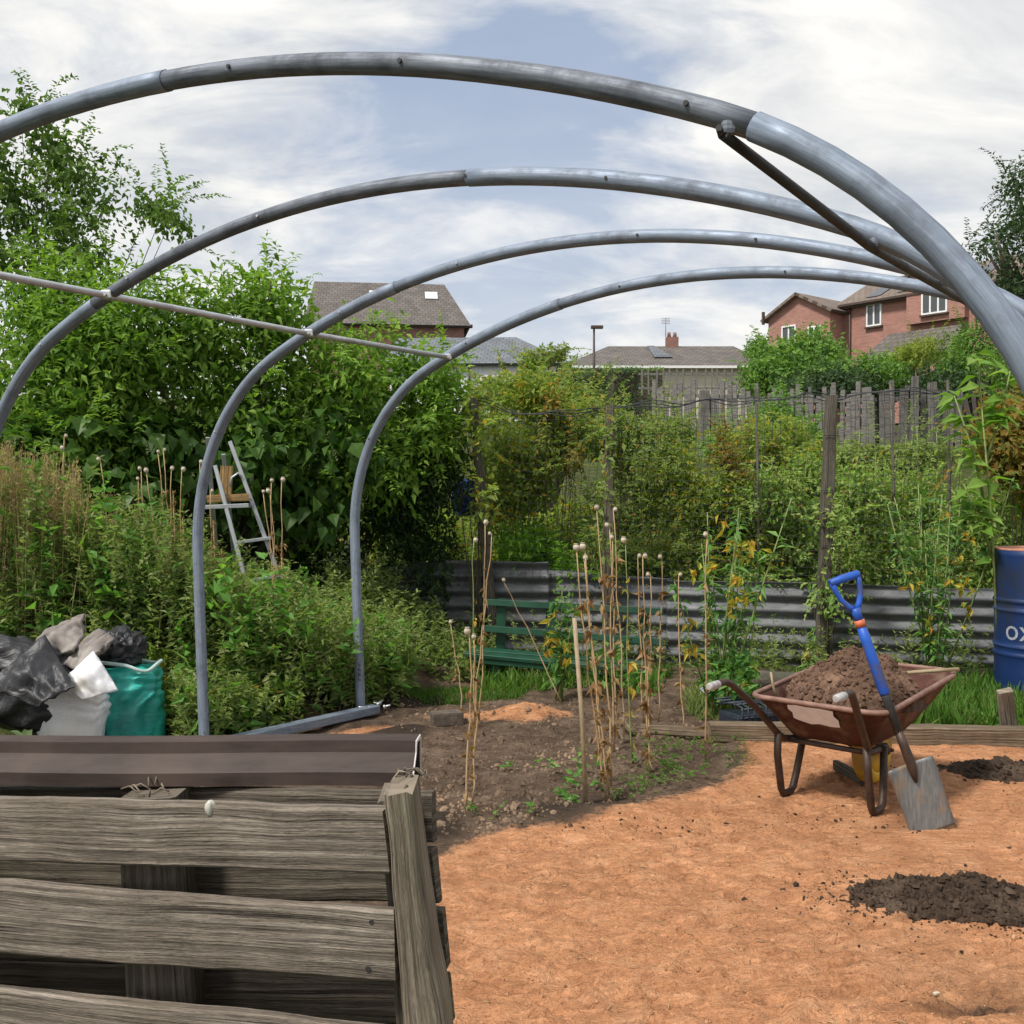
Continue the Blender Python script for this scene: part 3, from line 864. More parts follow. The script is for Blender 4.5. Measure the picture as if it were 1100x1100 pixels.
# ------------------------------------------------------------------ sacks and sheets beside the weeds
def sack(name, c, rx, ry, rz, mt, e1=.55, e2=.7, wr=.02, fx=6, fz=6, tilt=(0, 0, 0), seed=0, pleat=0.0, parent=None, nu=90, nv=60, top=None, taper=0.0):
    th = np.linspace(0, 2 * math.pi, nu, endpoint=False); ph = np.linspace(-math.pi / 2, math.pi / 2, nv)
    sg = lambda v, e: np.sign(v) * np.abs(v) ** e
    TH, PH = np.meshgrid(th, ph)
    cp, sp_ = sg(np.cos(PH), e1), sg(np.sin(PH), e1)
    x = cp * sg(np.cos(TH), e2); y = cp * sg(np.sin(TH), e2); z = sp_
    tp = 1 - taper * (z + 1) / 2
    x = x * tp; y = y * tp
    q = x * .9 + y * .7
    dsp = wr * (1.8 * fbm(q * fx * .35 + seed, z * fz * .35 + y * 1.2 + seed, 3) + 1.1 * (.4 - np.abs(fbm(q * fx * .55 + seed * 3, z * fz * .55 - x * 1.6, 2)) * 3.4))
    if pleat: dsp = dsp + pleat * np.sin(z * 40 + 5 * fbm(TH * 1.1 + seed, z * 2.0) * 3) * (np.abs(z) < .85)
    n = unit(np.stack([x / rx, y / ry, z / rz], -1))
    V = np.stack([x * rx, y * ry, z * rz], -1) + n * dsp[..., None]
    if top is not None: V[..., 2] = np.minimum(V[..., 2], top + .02 * fbm(V[..., 0] * 9, V[..., 1] * 9))
    rm = np.array(Matrix.Rotation(tilt[2], 3, 'Z') @ Matrix.Rotation(tilt[1], 3, 'Y') @ Matrix.Rotation(tilt[0], 3, 'X'))
    V = V.reshape(-1, 3) @ rm.T
    ii = np.arange(nu * nv).reshape(nv, nu); a = ii[:-1]; b = ii[1:]
    Fq = np.stack([a, np.roll(a, -1, 1), np.roll(b, -1, 1), b], -1).reshape(-1, 4)
    me = np_mesh(name, V, Fq, None, True)
    o = link(name, me, parent, [mt]); o.location = Vector([float(v) for v in c])
    return o


m_blk, nt, b, _ = mat('black plastic'); b.inputs['Base Color'].default_value = (.022, .022, .025, 1); b.inputs['Roughness'].default_value = .48
nn = noise(nt, objco(nt), 9, 5, .6, None, .8); bump(nt, b, nn, .6, .03)
m_wht = speckle('white woven sack', (.66, .66, .68), (.84, .84, .86), 60, .55, 0, .25, .003, (.74, .71, .64), (1, 1, 3))
m_teal = speckle('teal woven plastic', (.015, .30, .25), (.045, .48, .40), 14, .4, 0, .35, .01, (.012, .17, .15), (1, 1, 4))
m_gry = speckle('grey felt', (.14, .12, .11), (.28, .25, .23), 12, .9, 0, .4, .01, (.36, .33, .30))
zb = lambda px, Yb: zt(P(px, 700, Yb)[0], Yb)
c = P(28, 735, 5.3)
o = sack('black_plastic_sheet', c, .27, .2, .22, m_blk, .7, .8, .055, 4, 4, (0, .35, .1), 4)
tag(o, 'crumpled black plastic sheet heaped beside the white sack', 'plastic sheet')
c = P(76, 790, 5.25)
ws = sack('white_sack', (c[0], c[1], c[2]), .155, .11, .26, m_wht, .35, .55, .012, 5, 9, (0, .16, .1), 9, .0075)
tag(ws, 'full white woven sack with its top folded over', 'sack')
c_flap = 1
c = P(137, 775, 5.5)
tb = sack('teal_bag', c, .185, .16, .30, m_teal, .48, .9, .034, 3, 6, (0, .03, .2), 21, .008)
tag(tb, 'open teal green woven bag standing behind the white sack', 'bag')
g = Geo(); ring = []
for t in np.linspace(0, 2 * math.pi, 40):
    ring.append((.165 * math.copysign(abs(math.cos(t)) ** .62, math.cos(t)), .14 * math.copysign(abs(math.sin(t)) ** .62, math.sin(t)), .308 + .02 * math.sin(3 * t + 1) - .012 * math.cos(2 * t)))
g.tube(ring + [ring[0]], .010, 8, False); g.build('pale_rim', speckle('pale teal hem', (.35, .5, .47), (.5, .62, .58), 20), tb)


def sheet(name, corners, th, mt, parent=None, amp=.012, fold=0.0, seed=0, n=26, bulge=0.0):
    a, b, c, d = [np.asarray(q, float) for q in corners]
    U, W = np.meshgrid(np.linspace(0, 1, n), np.linspace(0, 1, n)); U = U[..., None]; W = W[..., None]
    p = a * (1 - U) * (1 - W) + b * U * (1 - W) + c * U * W + d * (1 - U) * W
    nrm = unit(np.cross(b - a, d - a)); nrm = -nrm if nrm[1] > 0 else nrm
    u, w = U[..., 0], W[..., 0]
    z = amp * (3 * fbm(u * 2.2 + seed, w * 2.2, 3) + 1.6 * (.2 - np.abs(fbm(u * 3 + seed * 2, w * 4 + u * 2, 2)) * 2.2)) + bulge * np.sin(math.pi * u) * np.sin(math.pi * w) + fold * np.abs(w - .45 - .12 * np.sin(u * 4))
    p = p + nrm * z[..., None] + (.012 * (fbm(u * 5 + seed, w * 5 + 9, 2)))[..., None] * (b - a)
    ii = np.arange(n * n).reshape(n, n); q = np.stack([ii[:-1, :-1], ii[:-1, 1:], ii[1:, 1:], ii[1:, :-1]], -1).reshape(-1, 4)
    o0 = p.mean((0, 1)); o = link(name, np_mesh(name, (p - o0).reshape(-1, 3), q, None, True), parent, [mt])
    o.location = Vector([float(v) for v in (o0 - (np.array(parent.location) if parent is not None else 0))])
    m = o.modifiers.new('thickness', 'SOLIDIFY'); m.thickness = th; m.offset = 0
    return o


def slab(name, pts, wdt, th, mt, label, cat, seed=0):
    """stiff bent sheet following a path of world points"""
    g = Geo(); secs = []
    pts = [np.array(p, float) for p in pts]
    for i, p in enumerate(pts):
        t = unit(pts[min(i + 1, len(pts) - 1)] - pts[max(i - 1, 0)]); s = np.array([.25, .96, .1]); s = unit(s - t * (s @ t)); n = np.cross(t, s)
        j = .02 * (fbm(np.array([i * .9 + seed]), np.array([seed * 1.3]))[0])
        secs.append([p - s * wdt / 2 - n * th / 2 + n * j, p + s * wdt / 2 - n * th / 2, p + s * wdt / 2 + n * th / 2, p - s * wdt / 2 + n * th / 2 + n * j])
    o = g.loft(secs, True, False).build(name, mt, None, .008)
    return tag(o, label, cat)


ws['label'] = 'full white woven sack with its top folded over'
sheet('folded_top', [P(66, 733, 5.11), P(100, 699, 5.20), P(127, 742, 5.15), P(88, 752, 5.05)], .012, m_wht, ws, .014, 0, 3, 26, .05)
o = sheet('grey_mat', [P(44, 705, 5.35), P(62, 672, 5.42), P(97, 664, 5.45), P(88, 705, 5.28)], .02, m_gry, None, .03, .10, 7, 26, .05)
tag(o, 'pale grey sheet folded over above the black plastic', 'sheet')
o = sheet('grey_mat', [P(72, 716, 5.26), P(108, 678, 5.36), P(124, 688, 5.34), P(90, 722, 5.18)], .03, m_gry, None, .012, .03, 12, 26, .03)
tag(o, 'dark grey folded sheet lying between white sack and black bag', 'sheet')
o = sheet('black_flap', [P(-12, 742, 5.02), P(52, 688, 5.22), P(84, 745, 5.0), P(46, 764, 4.94)], .008, m_blk, None, .035, .12, 4, 34, .06)
tag(o, 'loose creased black plastic flap hanging over the white sack', 'plastic sheet')
o = sack('black_bag', P(127, 697, 5.5), .13, .12, .10, m_blk, .8, .8, .04, 5, 5, (0, .2, 0), 33)
tag(o, 'small black plastic bag tucked behind the teal bag', 'bag')

# ------------------------------------------------------------------ step ladder in the weeds
lx = P(258, 540, 6.9)
gl = zt(lx[0], lx[1])
lad = empty('step_ladder', (lx[0], lx[1], gl), 0, 'aluminium stepladder with wooden platform standing in tall weeds', 'stepladder')
LO = np.array(lad.location)
wp = lambda px, py, Yd: P(px, py, Yd) - LO
for nm, a, bq in (('leg', wp(231, 500, 6.85), wp(268, 640, 6.75)), ('leg', wp(247, 474, 6.95), wp(304, 630, 6.9)), ('rear_leg', wp(223, 470, 6.9), wp(236, 640, 7.4)), ('rear_leg', wp(240, 488, 7.0), wp(256, 640, 7.5))):
    g = Geo(); e = bq + (bq - a) * .35; g.board(a, e, (1, 0, 0), .026, .018, 4, 0, .002); g.build(nm, M['alu'], lad)
for k, (xa, ya, xb, yb) in enumerate(((253, 583, 290, 578), (262, 625, 301, 618))):
    g = Geo(); g.board(wp(xa, ya, 6.82), wp(xb, yb, 6.92), (0, 1, 0), .07, .022, 4, 0, .003); g.build('step', M['alu'], lad)
g = Geo(); g.board(wp(221, 545, 6.9), wp(268, 543, 6.95), (.1, 1, 0), .24, .028, 8, .001); g.build('platform', M['alu'], lad)
g = Geo(); g.board(wp(222, 536, 6.84), wp(267, 534, 6.9), (0, 0, 1), .05, .02, 8, .001); g.build('wooden_rail', M['wood_new'], lad)
g = Geo(); g.board(wp(244, 500, 6.98), wp(242, 532, 6.98), (1, 0, 0), .085, .02, 8, .001); g.build('wooden_back', M['wood_new'], lad)
g = Geo(); g.tube([wp(247, 523, 6.9), wp(249, 513, 6.9), wp(256, 508, 6.92), wp(259, 512, 6.92)], .008, 6); g.build('catch', M['alu'], lad)

# ------------------------------------------------------------------ boundary: corrugated sheets, posts, netting
m_cor, nt, b, _ = mat('weathered corrugated iron'); co = objco(nt)
n1_ = noise(nt, co, 5, 6, .7, (1, 1, 3)); n2_ = noise(nt, co, 22, 4, .6)
c = ramp(nt, n1_, [(.3, (.075, .079, .085)), (.55, (.15, .155, .165)), (.75, (.225, .23, .24))])
c = mix(nt, ramp(nt, noise(nt, co, 3.1, 5, .7), [(.55, (0, 0, 0)), (.72, (.75, .75, .75))]), c, (.10, .066, .045))
c = mix(nt, ramp(nt, n2_, [(.6, (0, 0, 0)), (.75, (.4, .4, .4))]), c, (.05, .052, .04))
nt.links.new(c, b.inputs['Base Color']); b.inputs['Roughness'].default_value = .62; b.inputs['Metallic'].default_value = .25
bump(nt, b, n1_, .3, .01)
fy = lambda x: 8.75 - .19 * (x + .9)


def corr(pxa, pxb, ytop_a, ytop_b, label, dy=0.0, seed=0, zb=-.05, pitch=.122):
    xa = (pxa - 550) / F * 8.4; xb = (pxb - 550) / F * 8.4
    for _ in range(4): xa = (pxa - 550) / F * (fy(xa) + dy); xb = (pxb - 550) / F * (fy(xb) + dy)
    za = P(pxa, ytop_a, fy(xa) + dy)[2]; zb2 = P(pxb, ytop_b, fy(xb) + dy)[2]
    nxs, nzs = 40, 90
    S, Tt = np.meshgrid(np.linspace(0, 1, nxs), np.linspace(0, 1, nzs))
    x = xa + (xb - xa) * S; ztop = za + (zb2 - za) * S + .012 * fbm(S * 6 + seed, S * 0 + 1)
    z = zb + (ztop - zb) * Tt
    y = fy(x) + dy + .019 * np.cos((z - .02 * fbm(x * 2 + seed, z * 2)) / pitch * 2 * math.pi) + .05 * fbm(x * 1.2 + seed, z * 1.5)
    o0 = np.array([(xa + xb) / 2, fy((xa + xb) / 2) + dy, 0])
    V = np.stack([x, y, z], -1).reshape(-1, 3) - o0
    k = nxs * nzs; ii = np.arange(k).reshape(nzs, nxs)
    q = np.stack([ii[:-1, :-1], ii[:-1, 1:], ii[1:, 1:], ii[1:, :-1]], -1).reshape(-1, 4)
    me = np_mesh('corrugated_sheet', V, q, None, True)
    o = link('corrugated_sheet', me, None, [m_cor]); o.location = Vector([float(v) for v in o0])
    sol = o.modifiers.new('thickness', 'SOLIDIFY'); sol.thickness = .003
    return tag(o, label, 'corrugated sheet', 'corrugated iron sheets along the back boundary')


corr(395, 482, 607, 605, 'dark corrugated iron sheet leftmost behind the weeds', .03, 1)
corr(478, 590, 601, 604, 'dark corrugated iron sheet behind the green bench', 0, 2)
corr(588, 722, 612, 622, 'dark corrugated iron sheet half hidden behind dry poppy stems', .05, 3)
corr(716, 884, 624, 626, 'grey corrugated iron sheet between the leafy plant and old fence post', 0, 4)
corr(880, 1000, 626, 632, 'grey corrugated iron sheet behind the blue spade handle', .04, 5)
corr(992, 1130, 632, 634, 'grey corrugated iron sheet beside the blue drum', .0, 6)


def post(pt, pb, Yd, wd, label, seed=0, mt='wood_fence'):
    a = P(*pb, Yd); b_ = P(*pt, Yd); a[2] = min(a[2], -.0)
    if pb[1] < 690: a = b_ + (a - b_) * ((b_[2] + .05) / (b_[2] - a[2])); a[2] = -.05
    o = empty('fence_post', (a[0], a[1], 0), 0, label, 'fence post', 'old fence posts along the back boundary')
    g = Geo(); O = np.array(o.location); g.board(a - O, b_ - O, (1, 0, 0), wd, wd * .9, 30, .005, .008, .85); g.build('timber', M[mt], o)
    for k in range(3):
        g = Geo(); q = a + (b_ - a) * (.45 + .2 * k) - O; g.tube([q + (-.06, -.05, 0), q + (0, -.055, .005), q + (.05, -.05, -.004)], .003, 4); g.build('wire_tie', M['hole'], o)
    return o


post((508, 428), (532, 640), 8.55, .09, 'leaning grey wooden post above the dark corrugated sheet')
post((655, 436), (652, 640), 8.35, .085, 'dark upright wooden post draped with black netting', 1, 'pallet_in')
post((893, 424), (882, 716), 7.98, .095, 'tall grey wooden post in front of the corrugated seam', 2)
for (a, b_, Yd, lb) in (((812, 418), (815, 640), 8.6, 'thin bare stake left of the tall grey post'), ((957, 412), (962, 640), 8.5, 'thin bare stake right of the tall grey post'), ((1018, 408), (1020, 640), 8.4, 'thin stake standing behind the large leaved sapling')):
    g = Geo(); q0, q1 = P(*b_, Yd), P(*a, Yd); q0[2] = .1
    g.tube([q0, (q0 + q1) / 2 + (.01, 0, 0), q1], .012, 6); tag(g.build('stake', M['wood_fence'], None), lb, 'stake')
# black netting
g = Geo(); m_net, nt, b, _ = mat('black net'); b.inputs['Base Color'].default_value = (.02, .024, .03, 1); b.inputs['Roughness'].default_value = .5
def netpt(px, t):
    top = np.interp(px, [250, 390, 508, 580, 655, 760, 893, 960, 1030], [442, 440, 428, 446, 436, 430, 424, 420, 418]); bot = 628
    x = (px - 550) / F * 8.3; Yd = fy(x) - .06
    p = P(px, top + (bot - top) * t, Yd); p[1] += .05 * math.sin(px * .05 + t * 3); p[2] += .012 * math.sin(px * .11 + t * 7)
    return p
pxs = np.arange(330, 1040, 8.0)
for px in pxs: g.tube([netpt(px + 3 * math.sin(t * 9), t) for t in np.linspace(0, 1, 9)], .0017, 3, False)
for t in np.linspace(0, 1, 24): g.tube([netpt(px, t) for px in np.arange(330, 1041, 22.0)], .0017, 3, False)
for k in range(3): g.tube([netpt(px, .008 * k + .012 * math.sin(px * .07 + k)) for px in np.arange(330, 1041, 10.0)], .004, 4, False)
for k in range(26):
    p = netpt(R.uniform(630, 690), R.uniform(0, .12)); g.tube([p, p + R.normal(size=3) * .05, p + R.normal(size=3) * .07 - (0, 0, .1)], .003, 3, False)
o = g.build('garden_netting', m_net); tag(o, 'dark sagging wire netting strung between the old fence posts', 'netting')

# ------------------------------------------------------------------ green bench
m_grn = speckle('green paint', (.005, .040, .021), (.011, .075, .038), 9, .5, 0, .15, .004, (.05, .07, .045))
bn0 = on(612, 728); bn = empty('garden_bench', (bn0[0], 7.62, 0), 0, 'low green painted slatted bench in front of the corrugated iron', 'bench')
NO = np.array(bn.location)
def bb(nm, pa, pb, wdir, w_, t_):
    g = Geo(); g.board(pa - NO, pb - NO, wdir, w_, t_, 12, .0015, .004); return g.build(nm, m_grn, bn)
bb('back_slat', P(522, 647, 7.72), P(713, 657, 7.62), (0, .1, 1), .05, .026)
bb('back_slat', P(518, 675, 7.70), P(712, 690, 7.60), (0, .1, 1), .05, .026)
bb('seat_slat', P(500, 702, 7.45), P(692, 720, 7.34), (0, 1, .1), .10, .03)
bb('seat_slat', P(506, 698, 7.60), P(696, 714, 7.50), (0, 1, .1), .10, .03)
bb('seat_rail', P(507, 709, 7.42), P(690, 726, 7.32), (0, 0, 1), .04, .025)
for px, dyy in ((537, 0), (590, .02), (690, .06)):
    t0 = P(px + 2, 643 + (px - 537) * .06, 7.75 - dyy); t1 = P(px, 735, 7.75 - dyy); t1[2] = -.04
    bb('back_post', t1, t0, (1, 0, 0), .07, .04)
    f0 = P(px - 5, 708 + (px - 537) * .1, 7.45 - dyy); f1 = f0.copy(); f1[2] = -.04
    bb('front_leg', f1, f0, (1, 0, 0), .06, .05)

# ------------------------------------------------------------------ edging boards, log, stake
def plank(name, pa, pb, wdir, w_, t_, mt, label, cat, group=None, seg=30):
    pa = np.array(pa, float); pb = np.array(pb, float)
    g = Geo(); g.board(pa, pb, wdir, w_, t_, seg, .003, .005); return tag(g.build(name, M[mt]), label, cat, group)


a = G(688, 783, .03); b_ = G(815, 790, .03)
plank('edging_board', a, b_, (0, .3, 1), .055, .03, 'wood_plank', 'thin pale edging board between soil bed and dry stems', 'plank')
a = G(765, 788, .045); b_ = G(1290, 798, .045)
plank('edging_sleeper', a + (0, .06, 0), b_ + (0, .06, 0), (0, 0, 1), .10, .10, 'wood_plank', 'long brown timber laid as edging behind the wheelbarrow', 'plank')
a, b_ = G(800, 733, .07), G(905, 733, .07)
g = Geo(); g.tube([a + (b_ - a) * t + np.array([0, 0, .01 * math.sin(t * 8)]) for t in np.linspace(-.1, 1.25, 16)], [.075 + .006 * math.sin(k) for k in range(16)], 12)
tag(g.build('log', M['bark']), 'fallen grey log lying at the foot of the corrugated sheet', 'log')
plank('fallen_board', P(960, 722, 7.35), P(1075, 724, 7.3), (0, .2, 1), .07, .03, 'wood_fence', 'grey board lying against the corrugated iron near the drum', 'plank')
plank('timber_stake', on(1086, 790, -.06), P(1079, 741, 5.62), (1, 0, 0), .08, .045, 'pallet_post', 'short sawn timber stake leaning before the blue drum', 'stake')
plank('broken_slat', G(655, 770, .02), G(672, 795, .02), (1, .1, 0), .035, .02, 'wood_plank', 'short broken slat lying among the dry stems, longer of two', 'slat')
plank('broken_slat', G(668, 772, .03), G(679, 786, .02), (1, .2, 0), .04, .02, 'wood_plank', 'short broken slat lying among the dry stems, shorter of two', 'slat')
plank('metal_offcut', G(755, 743, .1), G(768, 738, .12), (.1, 1, .5), .07, .012, 'alu', 'small white metal offcut lying beyond the dry stems', 'scrap')
plank('dark_stick', G(898, 822, .03), G(928, 838, .03), (0, .3, 1), .05, .03, 'wood_fence', 'short dark stick lying on sand under the wheelbarrow', 'stick')
bk_ = on(480, 777, .035)
g = Geo(); g.box(bk_, (.19, .1, .085), [[.98, .2, 0], [-.2, .98, 0], [0, 0, 1]]); tag(g.build('brick', speckle('dirty brick', (.07, .055, .045), (.16, .12, .09), 30, .9, 0, .8, .01), None, .012), 'muddy brick lying at the edge of the soil bed', 'brick')
# blue-black net crate behind the barrow
m_nb = speckle('blue black mesh', (.010, .013, .022), (.03, .04, .06), 60, .5)
cr = P(808, 770, 5.9); ct = empty('plastic_crate', (cr[0], cr[1], 0), .4, 'dark blue mesh crate lying behind the wheelbarrow handle', 'crate')
g = Geo()
for i in range(9):
    u = -.16 + .04 * i
    g.tube([(u, -.12, .02), (u, -.13, .16), (u, -.05, .17), (u, .13, .14)], .006, 4)
for zz in (.02, .06, .10, .15): g.tube([(-.17, -.125, zz), (.17, -.125, zz)], .006, 4)
for yy in (-.06, .0, .07, .13): g.tube([(-.17, yy, .165), (.17, yy, .165)], .006, 4)
g.build('mesh_side', m_nb, ct)
g = Geo(); g.box((0, .02, .055), (.3, .2, .1)); g.build('liner', m_nb, ct, .02)

# ------------------------------------------------------------------ blue oil drum
m_drum = speckle('blue drum paint', (.008, .022, .085), (.012, .036, .13), 4, .38, 0, .08, .004, (.02, .026, .05))
m_rust = speckle('rusty lid', (.32, .12, .07), (.52, .25, .16), 14, .75, 0, .3, .004)
drum = empty('oil_drum', (3.54, 6.85, zt(3.5, 6.85)), 0, 'dark blue ribbed steel oil drum with rusty top and white lettering', 'drum')
RD, HD = .292, .985
g = Geo(); secs = []
zs = sorted(list(np.linspace(0, HD, 26)) + [HD * f + d for f in (.30, .36, .60, .66) for d in (-.022, -.011, 0, .011, .022)])
for z in zs:
    r = RD + sum(.011 * math.exp(-((z - HD * f) / .011) ** 2) for f in (.30, .36, .60, .66)) + (.006 if z < .02 or z > HD - .02 else 0) + .0022 * math.sin(z * 95) * (.04 < z < HD * .28)
    secs.append([(r * math.cos(t), r * math.sin(t), z) for t in np.linspace(0, 2 * math.pi, 64, endpoint=False)])
g.loft(secs, True, True); g.build('drum_body', m_drum, drum)
g = Geo(); g.loft([[(r * math.cos(t), r * math.sin(t), z) for t in np.linspace(0, 2 * math.pi, 64, endpoint=False)] for r, z in ((RD + .004, HD - .004), (RD + .007, HD + .006), (RD + .003, HD + .012), (RD - .01, HD + .008), (RD - .016, HD + .002))], True, True)
lid = g.build('lid', m_rust, drum)
g = Geo(); g.tube([(.12, -.1, HD), (.12, -.1, HD + .016)], .03, 12); g.build('bung', m_rust, lid)
# lettering wrapped round the drum
tcu = bpy.data.curves.new('lettering', 'FONT'); tcu.body = 'oxa'; tcu.size = .19; tcu.resolution_u = 3
tmp = bpy.data.objects.new('lettering_source', tcu); COL.objects.link(tmp)
bpy.context.view_layer.update()
dg = bpy.context.evaluated_depsgraph_get(); me = bpy.data.meshes.new_from_object(tmp.evaluated_get(dg)); bpy.data.objects.remove(tmp)
bm = bmesh.new(); bm.from_mesh(me)
bmesh.ops.subdivide_edges(bm, edges=[e for e in bm.edges if e.calc_length() > .02], cuts=3)
bmesh.ops.triangulate(bm, faces=bm.faces)
a0 = math.pi + .27
for v in bm.verts:
    t = a0 + v.co.x / RD; zz = .40 + v.co.y * 1.05
    v.co = Vector(((RD + .0025) * math.cos(t), (RD + .0025) * math.sin(t), zz))
bm.to_mesh(me); bm.free(); me.name = 'lettering'
link('lettering', me, drum, [speckle('drum lettering', (.22, .24, .28), (.36, .38, .42), 20)])

# ------------------------------------------------------------------ wheelbarrow
m_bar = speckle('rusty red paint', (.045, .014, .009), (.09, .028, .017), 14, .65, .1, .35, .006, (.14, .085, .055), None, .35, 9)
m_rim = speckle('worn tray rim', (.15, .075, .055), (.30, .18, .14), 20, .7, .1, .3, .004)
m_frm = speckle('rusty black tube', (.03, .022, .018), (.085, .05, .034), 16, .55, .3, .25, .004)
m_yel = speckle('yellow rim paint', (.55, .31, .015), (.72, .44, .03), 9, .5, 0, .15, .004, (.30, .2, .06))
m_tyr = speckle('rubber', (.018, .018, .018), (.04, .038, .035), 30, .8)
m_lbl = speckle('torn white label', (.72, .73, .75), (.88, .88, .9), 22, .6, 0, .1, .002)
wb = empty('wheelbarrow', (1.39, 4.46, 0), math.radians(-42), 'rusty red wheelbarrow on tube legs, heaped with brown soil', 'wheelbarrow')
# local: x = right, y = forward, z = up
def rr_(cx_, cy_, hx, hy, r, z, n=7):
    o = []
    for (sx_, sy_, a0) in ((1, 1, 0), (-1, 1, 90), (-1, -1, 180), (1, -1, 270)):
        for k in range(n):
            t = math.radians(a0 + 90 * k / (n - 1)); o.append((cx_ + sx_ * (hx - r) + r * math.cos(t), cy_ + sy_ * (hy - r) + r * math.sin(t), z))
    return o
TR = dict(b=rr_(0, .16, .175, .19, .05, .275), t=rr_(0, .26, .30, .44, .08, .47))
def tray_sec(f, inset=0.0, dz=0.0):
    q = []
    for a, b_ in zip(TR['b'], TR['t']):
        v = np.array(a) * (1 - f) + np.array(b_) * f
        c0 = np.array([0, .16 + .1 * f, v[2]]); d_ = v - c0; v = c0 + d_ * (1 - inset / (np.linalg.norm(d_[:2]) + 1e-6))
        lift = .055 * sstep(.35, .72, np.array(v[1])) * f - .006 * f * (v[1] < 0)
        q.append(v + (0, 0, dz + float(lift)))
    return np.array(q)
g = Geo()
g.loft([tray_sec(0, .03, .0), tray_sec(0, .008, .004), tray_sec(.06), tray_sec(.3), tray_sec(.6), tray_sec(.85), tray_sec(1.0), tray_sec(1.0, .008, 0), tray_sec(.85, .008), tray_sec(.3, .008), tray_sec(.05, .01, .008), tray_sec(0.03, .06, .01)], True, True)
tray = g.build('tray', m_bar, wb)
rim = tray_sec(1.0, -.004, .001); g = Geo(); g.tube(list(rim) + [rim[0]], .0115, 8, False); g.build('rolled_rim', m_rim, tray)
# torn label on the rear panel
g = Geo(); lp = []
def rear(u, f):
    y = (.16 - .19) * (1 - f) + (.26 - .44) * f; z = .275 * (1 - f) + (.47 - .006) * f
    return np.array([u, y - .013, z - .002])
up_ = [(-.17, .93), (-.13, .955), (-.08, .94), (-.02, .95), (.035, .93), (.03, .80), (.045, .70), (.04, .52), (-.0, .50), (-.05, .53), (-.09, .49), (-.15, .56), (-.165, .60), (-.16, .74), (-.175, .82)]
g.poly([rear(u + .055, f) for u, f in up_[::-1]]); g.build('torn_label', m_lbl, tray)
# frame tubes: handles run from the grips under the tray to the axle
for s in (-1, 1):
    hz_ = .015 if s > 0 else -.008
    path = [(s * .275, -.53, .565 + hz_), (s * .275, -.43, .57 + hz_), (s * .265, -.39, .555 + hz_), (s * .235, -.25, .44), (s * .205, -.10, .30), (s * .195, -.06, .272), (s * .185, .0, .262), (s * .16, .2, .245), (s * .09, .38, .19), (s * .075, .43, .165)]
    g = Geo(); g.tube(path, .0155, 10); hd = g.build('handle', m_frm, wb)
    g = Geo(); g.tube([(s * .275, -.56, .565 + hz_), (s * .275, -.55, .565 + hz_), (s * .275, -.485, .567 + hz_), (s * .275, -.48, .567 + hz_)], [.012, .0175, .017, .014], 12); g.build('grip', speckle('grey grip', (.20, .19, .18), (.48, .47, .46), 30, .6), hd)
    g = Geo(); lg = [(s * .20, -.10, .30), (s * .205, -.095, .20), (s * .205, -.06, .045), (s * .205, -.04, .018), (s * .205, -.01, .014), (s * .205, .03, .014), (s * .205, .055, .03), (s * .20, .08, .10), (s * .185, .12, .265)]
    g.tube(lg, .0165, 10); g.build('leg', m_frm, wb)
g = Geo(); g.tube([(-.19, -.03, .262), (.19, -.03, .262)], .012, 8); g.build('cross_bar', m_frm, wb)
wz, wy, wr_ = .172, .44, .17
g = Geo(); secs = []
for a in np.linspace(0, 2 * math.pi, 40):
    c = np.array([0, wy + (wr_ - .038) * math.cos(a), wz + (wr_ - .038) * math.sin(a)]); rd = np.array([0, math.cos(a), math.sin(a)])
    secs.append([c + .038 * (rd * math.cos(t) + np.array([1, 0, 0]) * math.sin(t) * 1.05) for t in np.linspace(0, 2 * math.pi, 12, endpoint=False)])
wh = empty('wheel', (0, 0, 0)); wh.parent = wb
g.loft(secs, False, True); g.build('tyre', m_yel, wh)
g = Geo(); g.loft([[(x, wy + r * math.cos(t), wz + r * math.sin(t)) for t in np.linspace(0, 2 * math.pi, 32, endpoint=False)] for x, r in ((-.042, .03), (-.036, .075), (-.034, .118), (-.02, .122), (.02, .122), (.034, .118), (.036, .075), (.042, .03))], True, True); g.build('rim', m_yel, wh)
g = Geo(); g.tube([(-.10, wy, wz), (.10, wy, wz)], .009, 8); g.build('axle', m_frm, wh)
for s in (-1, 1):
    g = Geo(); g.board((s * .078, .30, .235), (s * .075, .45, wz - .01), (0, 0, 1), .035, .006, 4, 0, .001); g.build('axle_bracket', m_frm, wb)


def wbw(x, y, z):
    a = math.radians(-42); return np.array([1.39 + x * math.cos(a) - y * math.sin(a), 4.46 + x * math.sin(a) + y * math.cos(a), z])


c = wbw(0.0, .26, .455)
tag(heap('soil_load', c, .255, .39, .195, M['compost'], '', math.radians(-42), 3, 1500, .007, 0, .3, .62, 90, False), 'mound of brown soil filling the rusty wheelbarrow', 'soil heap')
c = on(1040, 972, 0); c[2] = 0
tag(heap('soil_heap', (c[0], c[1], 0), .37, .16, .09, M['soil'], '', -.30, 8, 2600, .0066, .25, .6, .8), 'low dark heap of soil on the sand near the right edge', 'soil heap')
c = on(1072, 829, 0)
tag(heap('soil_heap', (c[0], c[1], 0), .28, .16, .05, M['soil'], '', 0, 15, 260, .009), 'thin scattered dark soil patch on sand beyond the spade', 'soil heap')
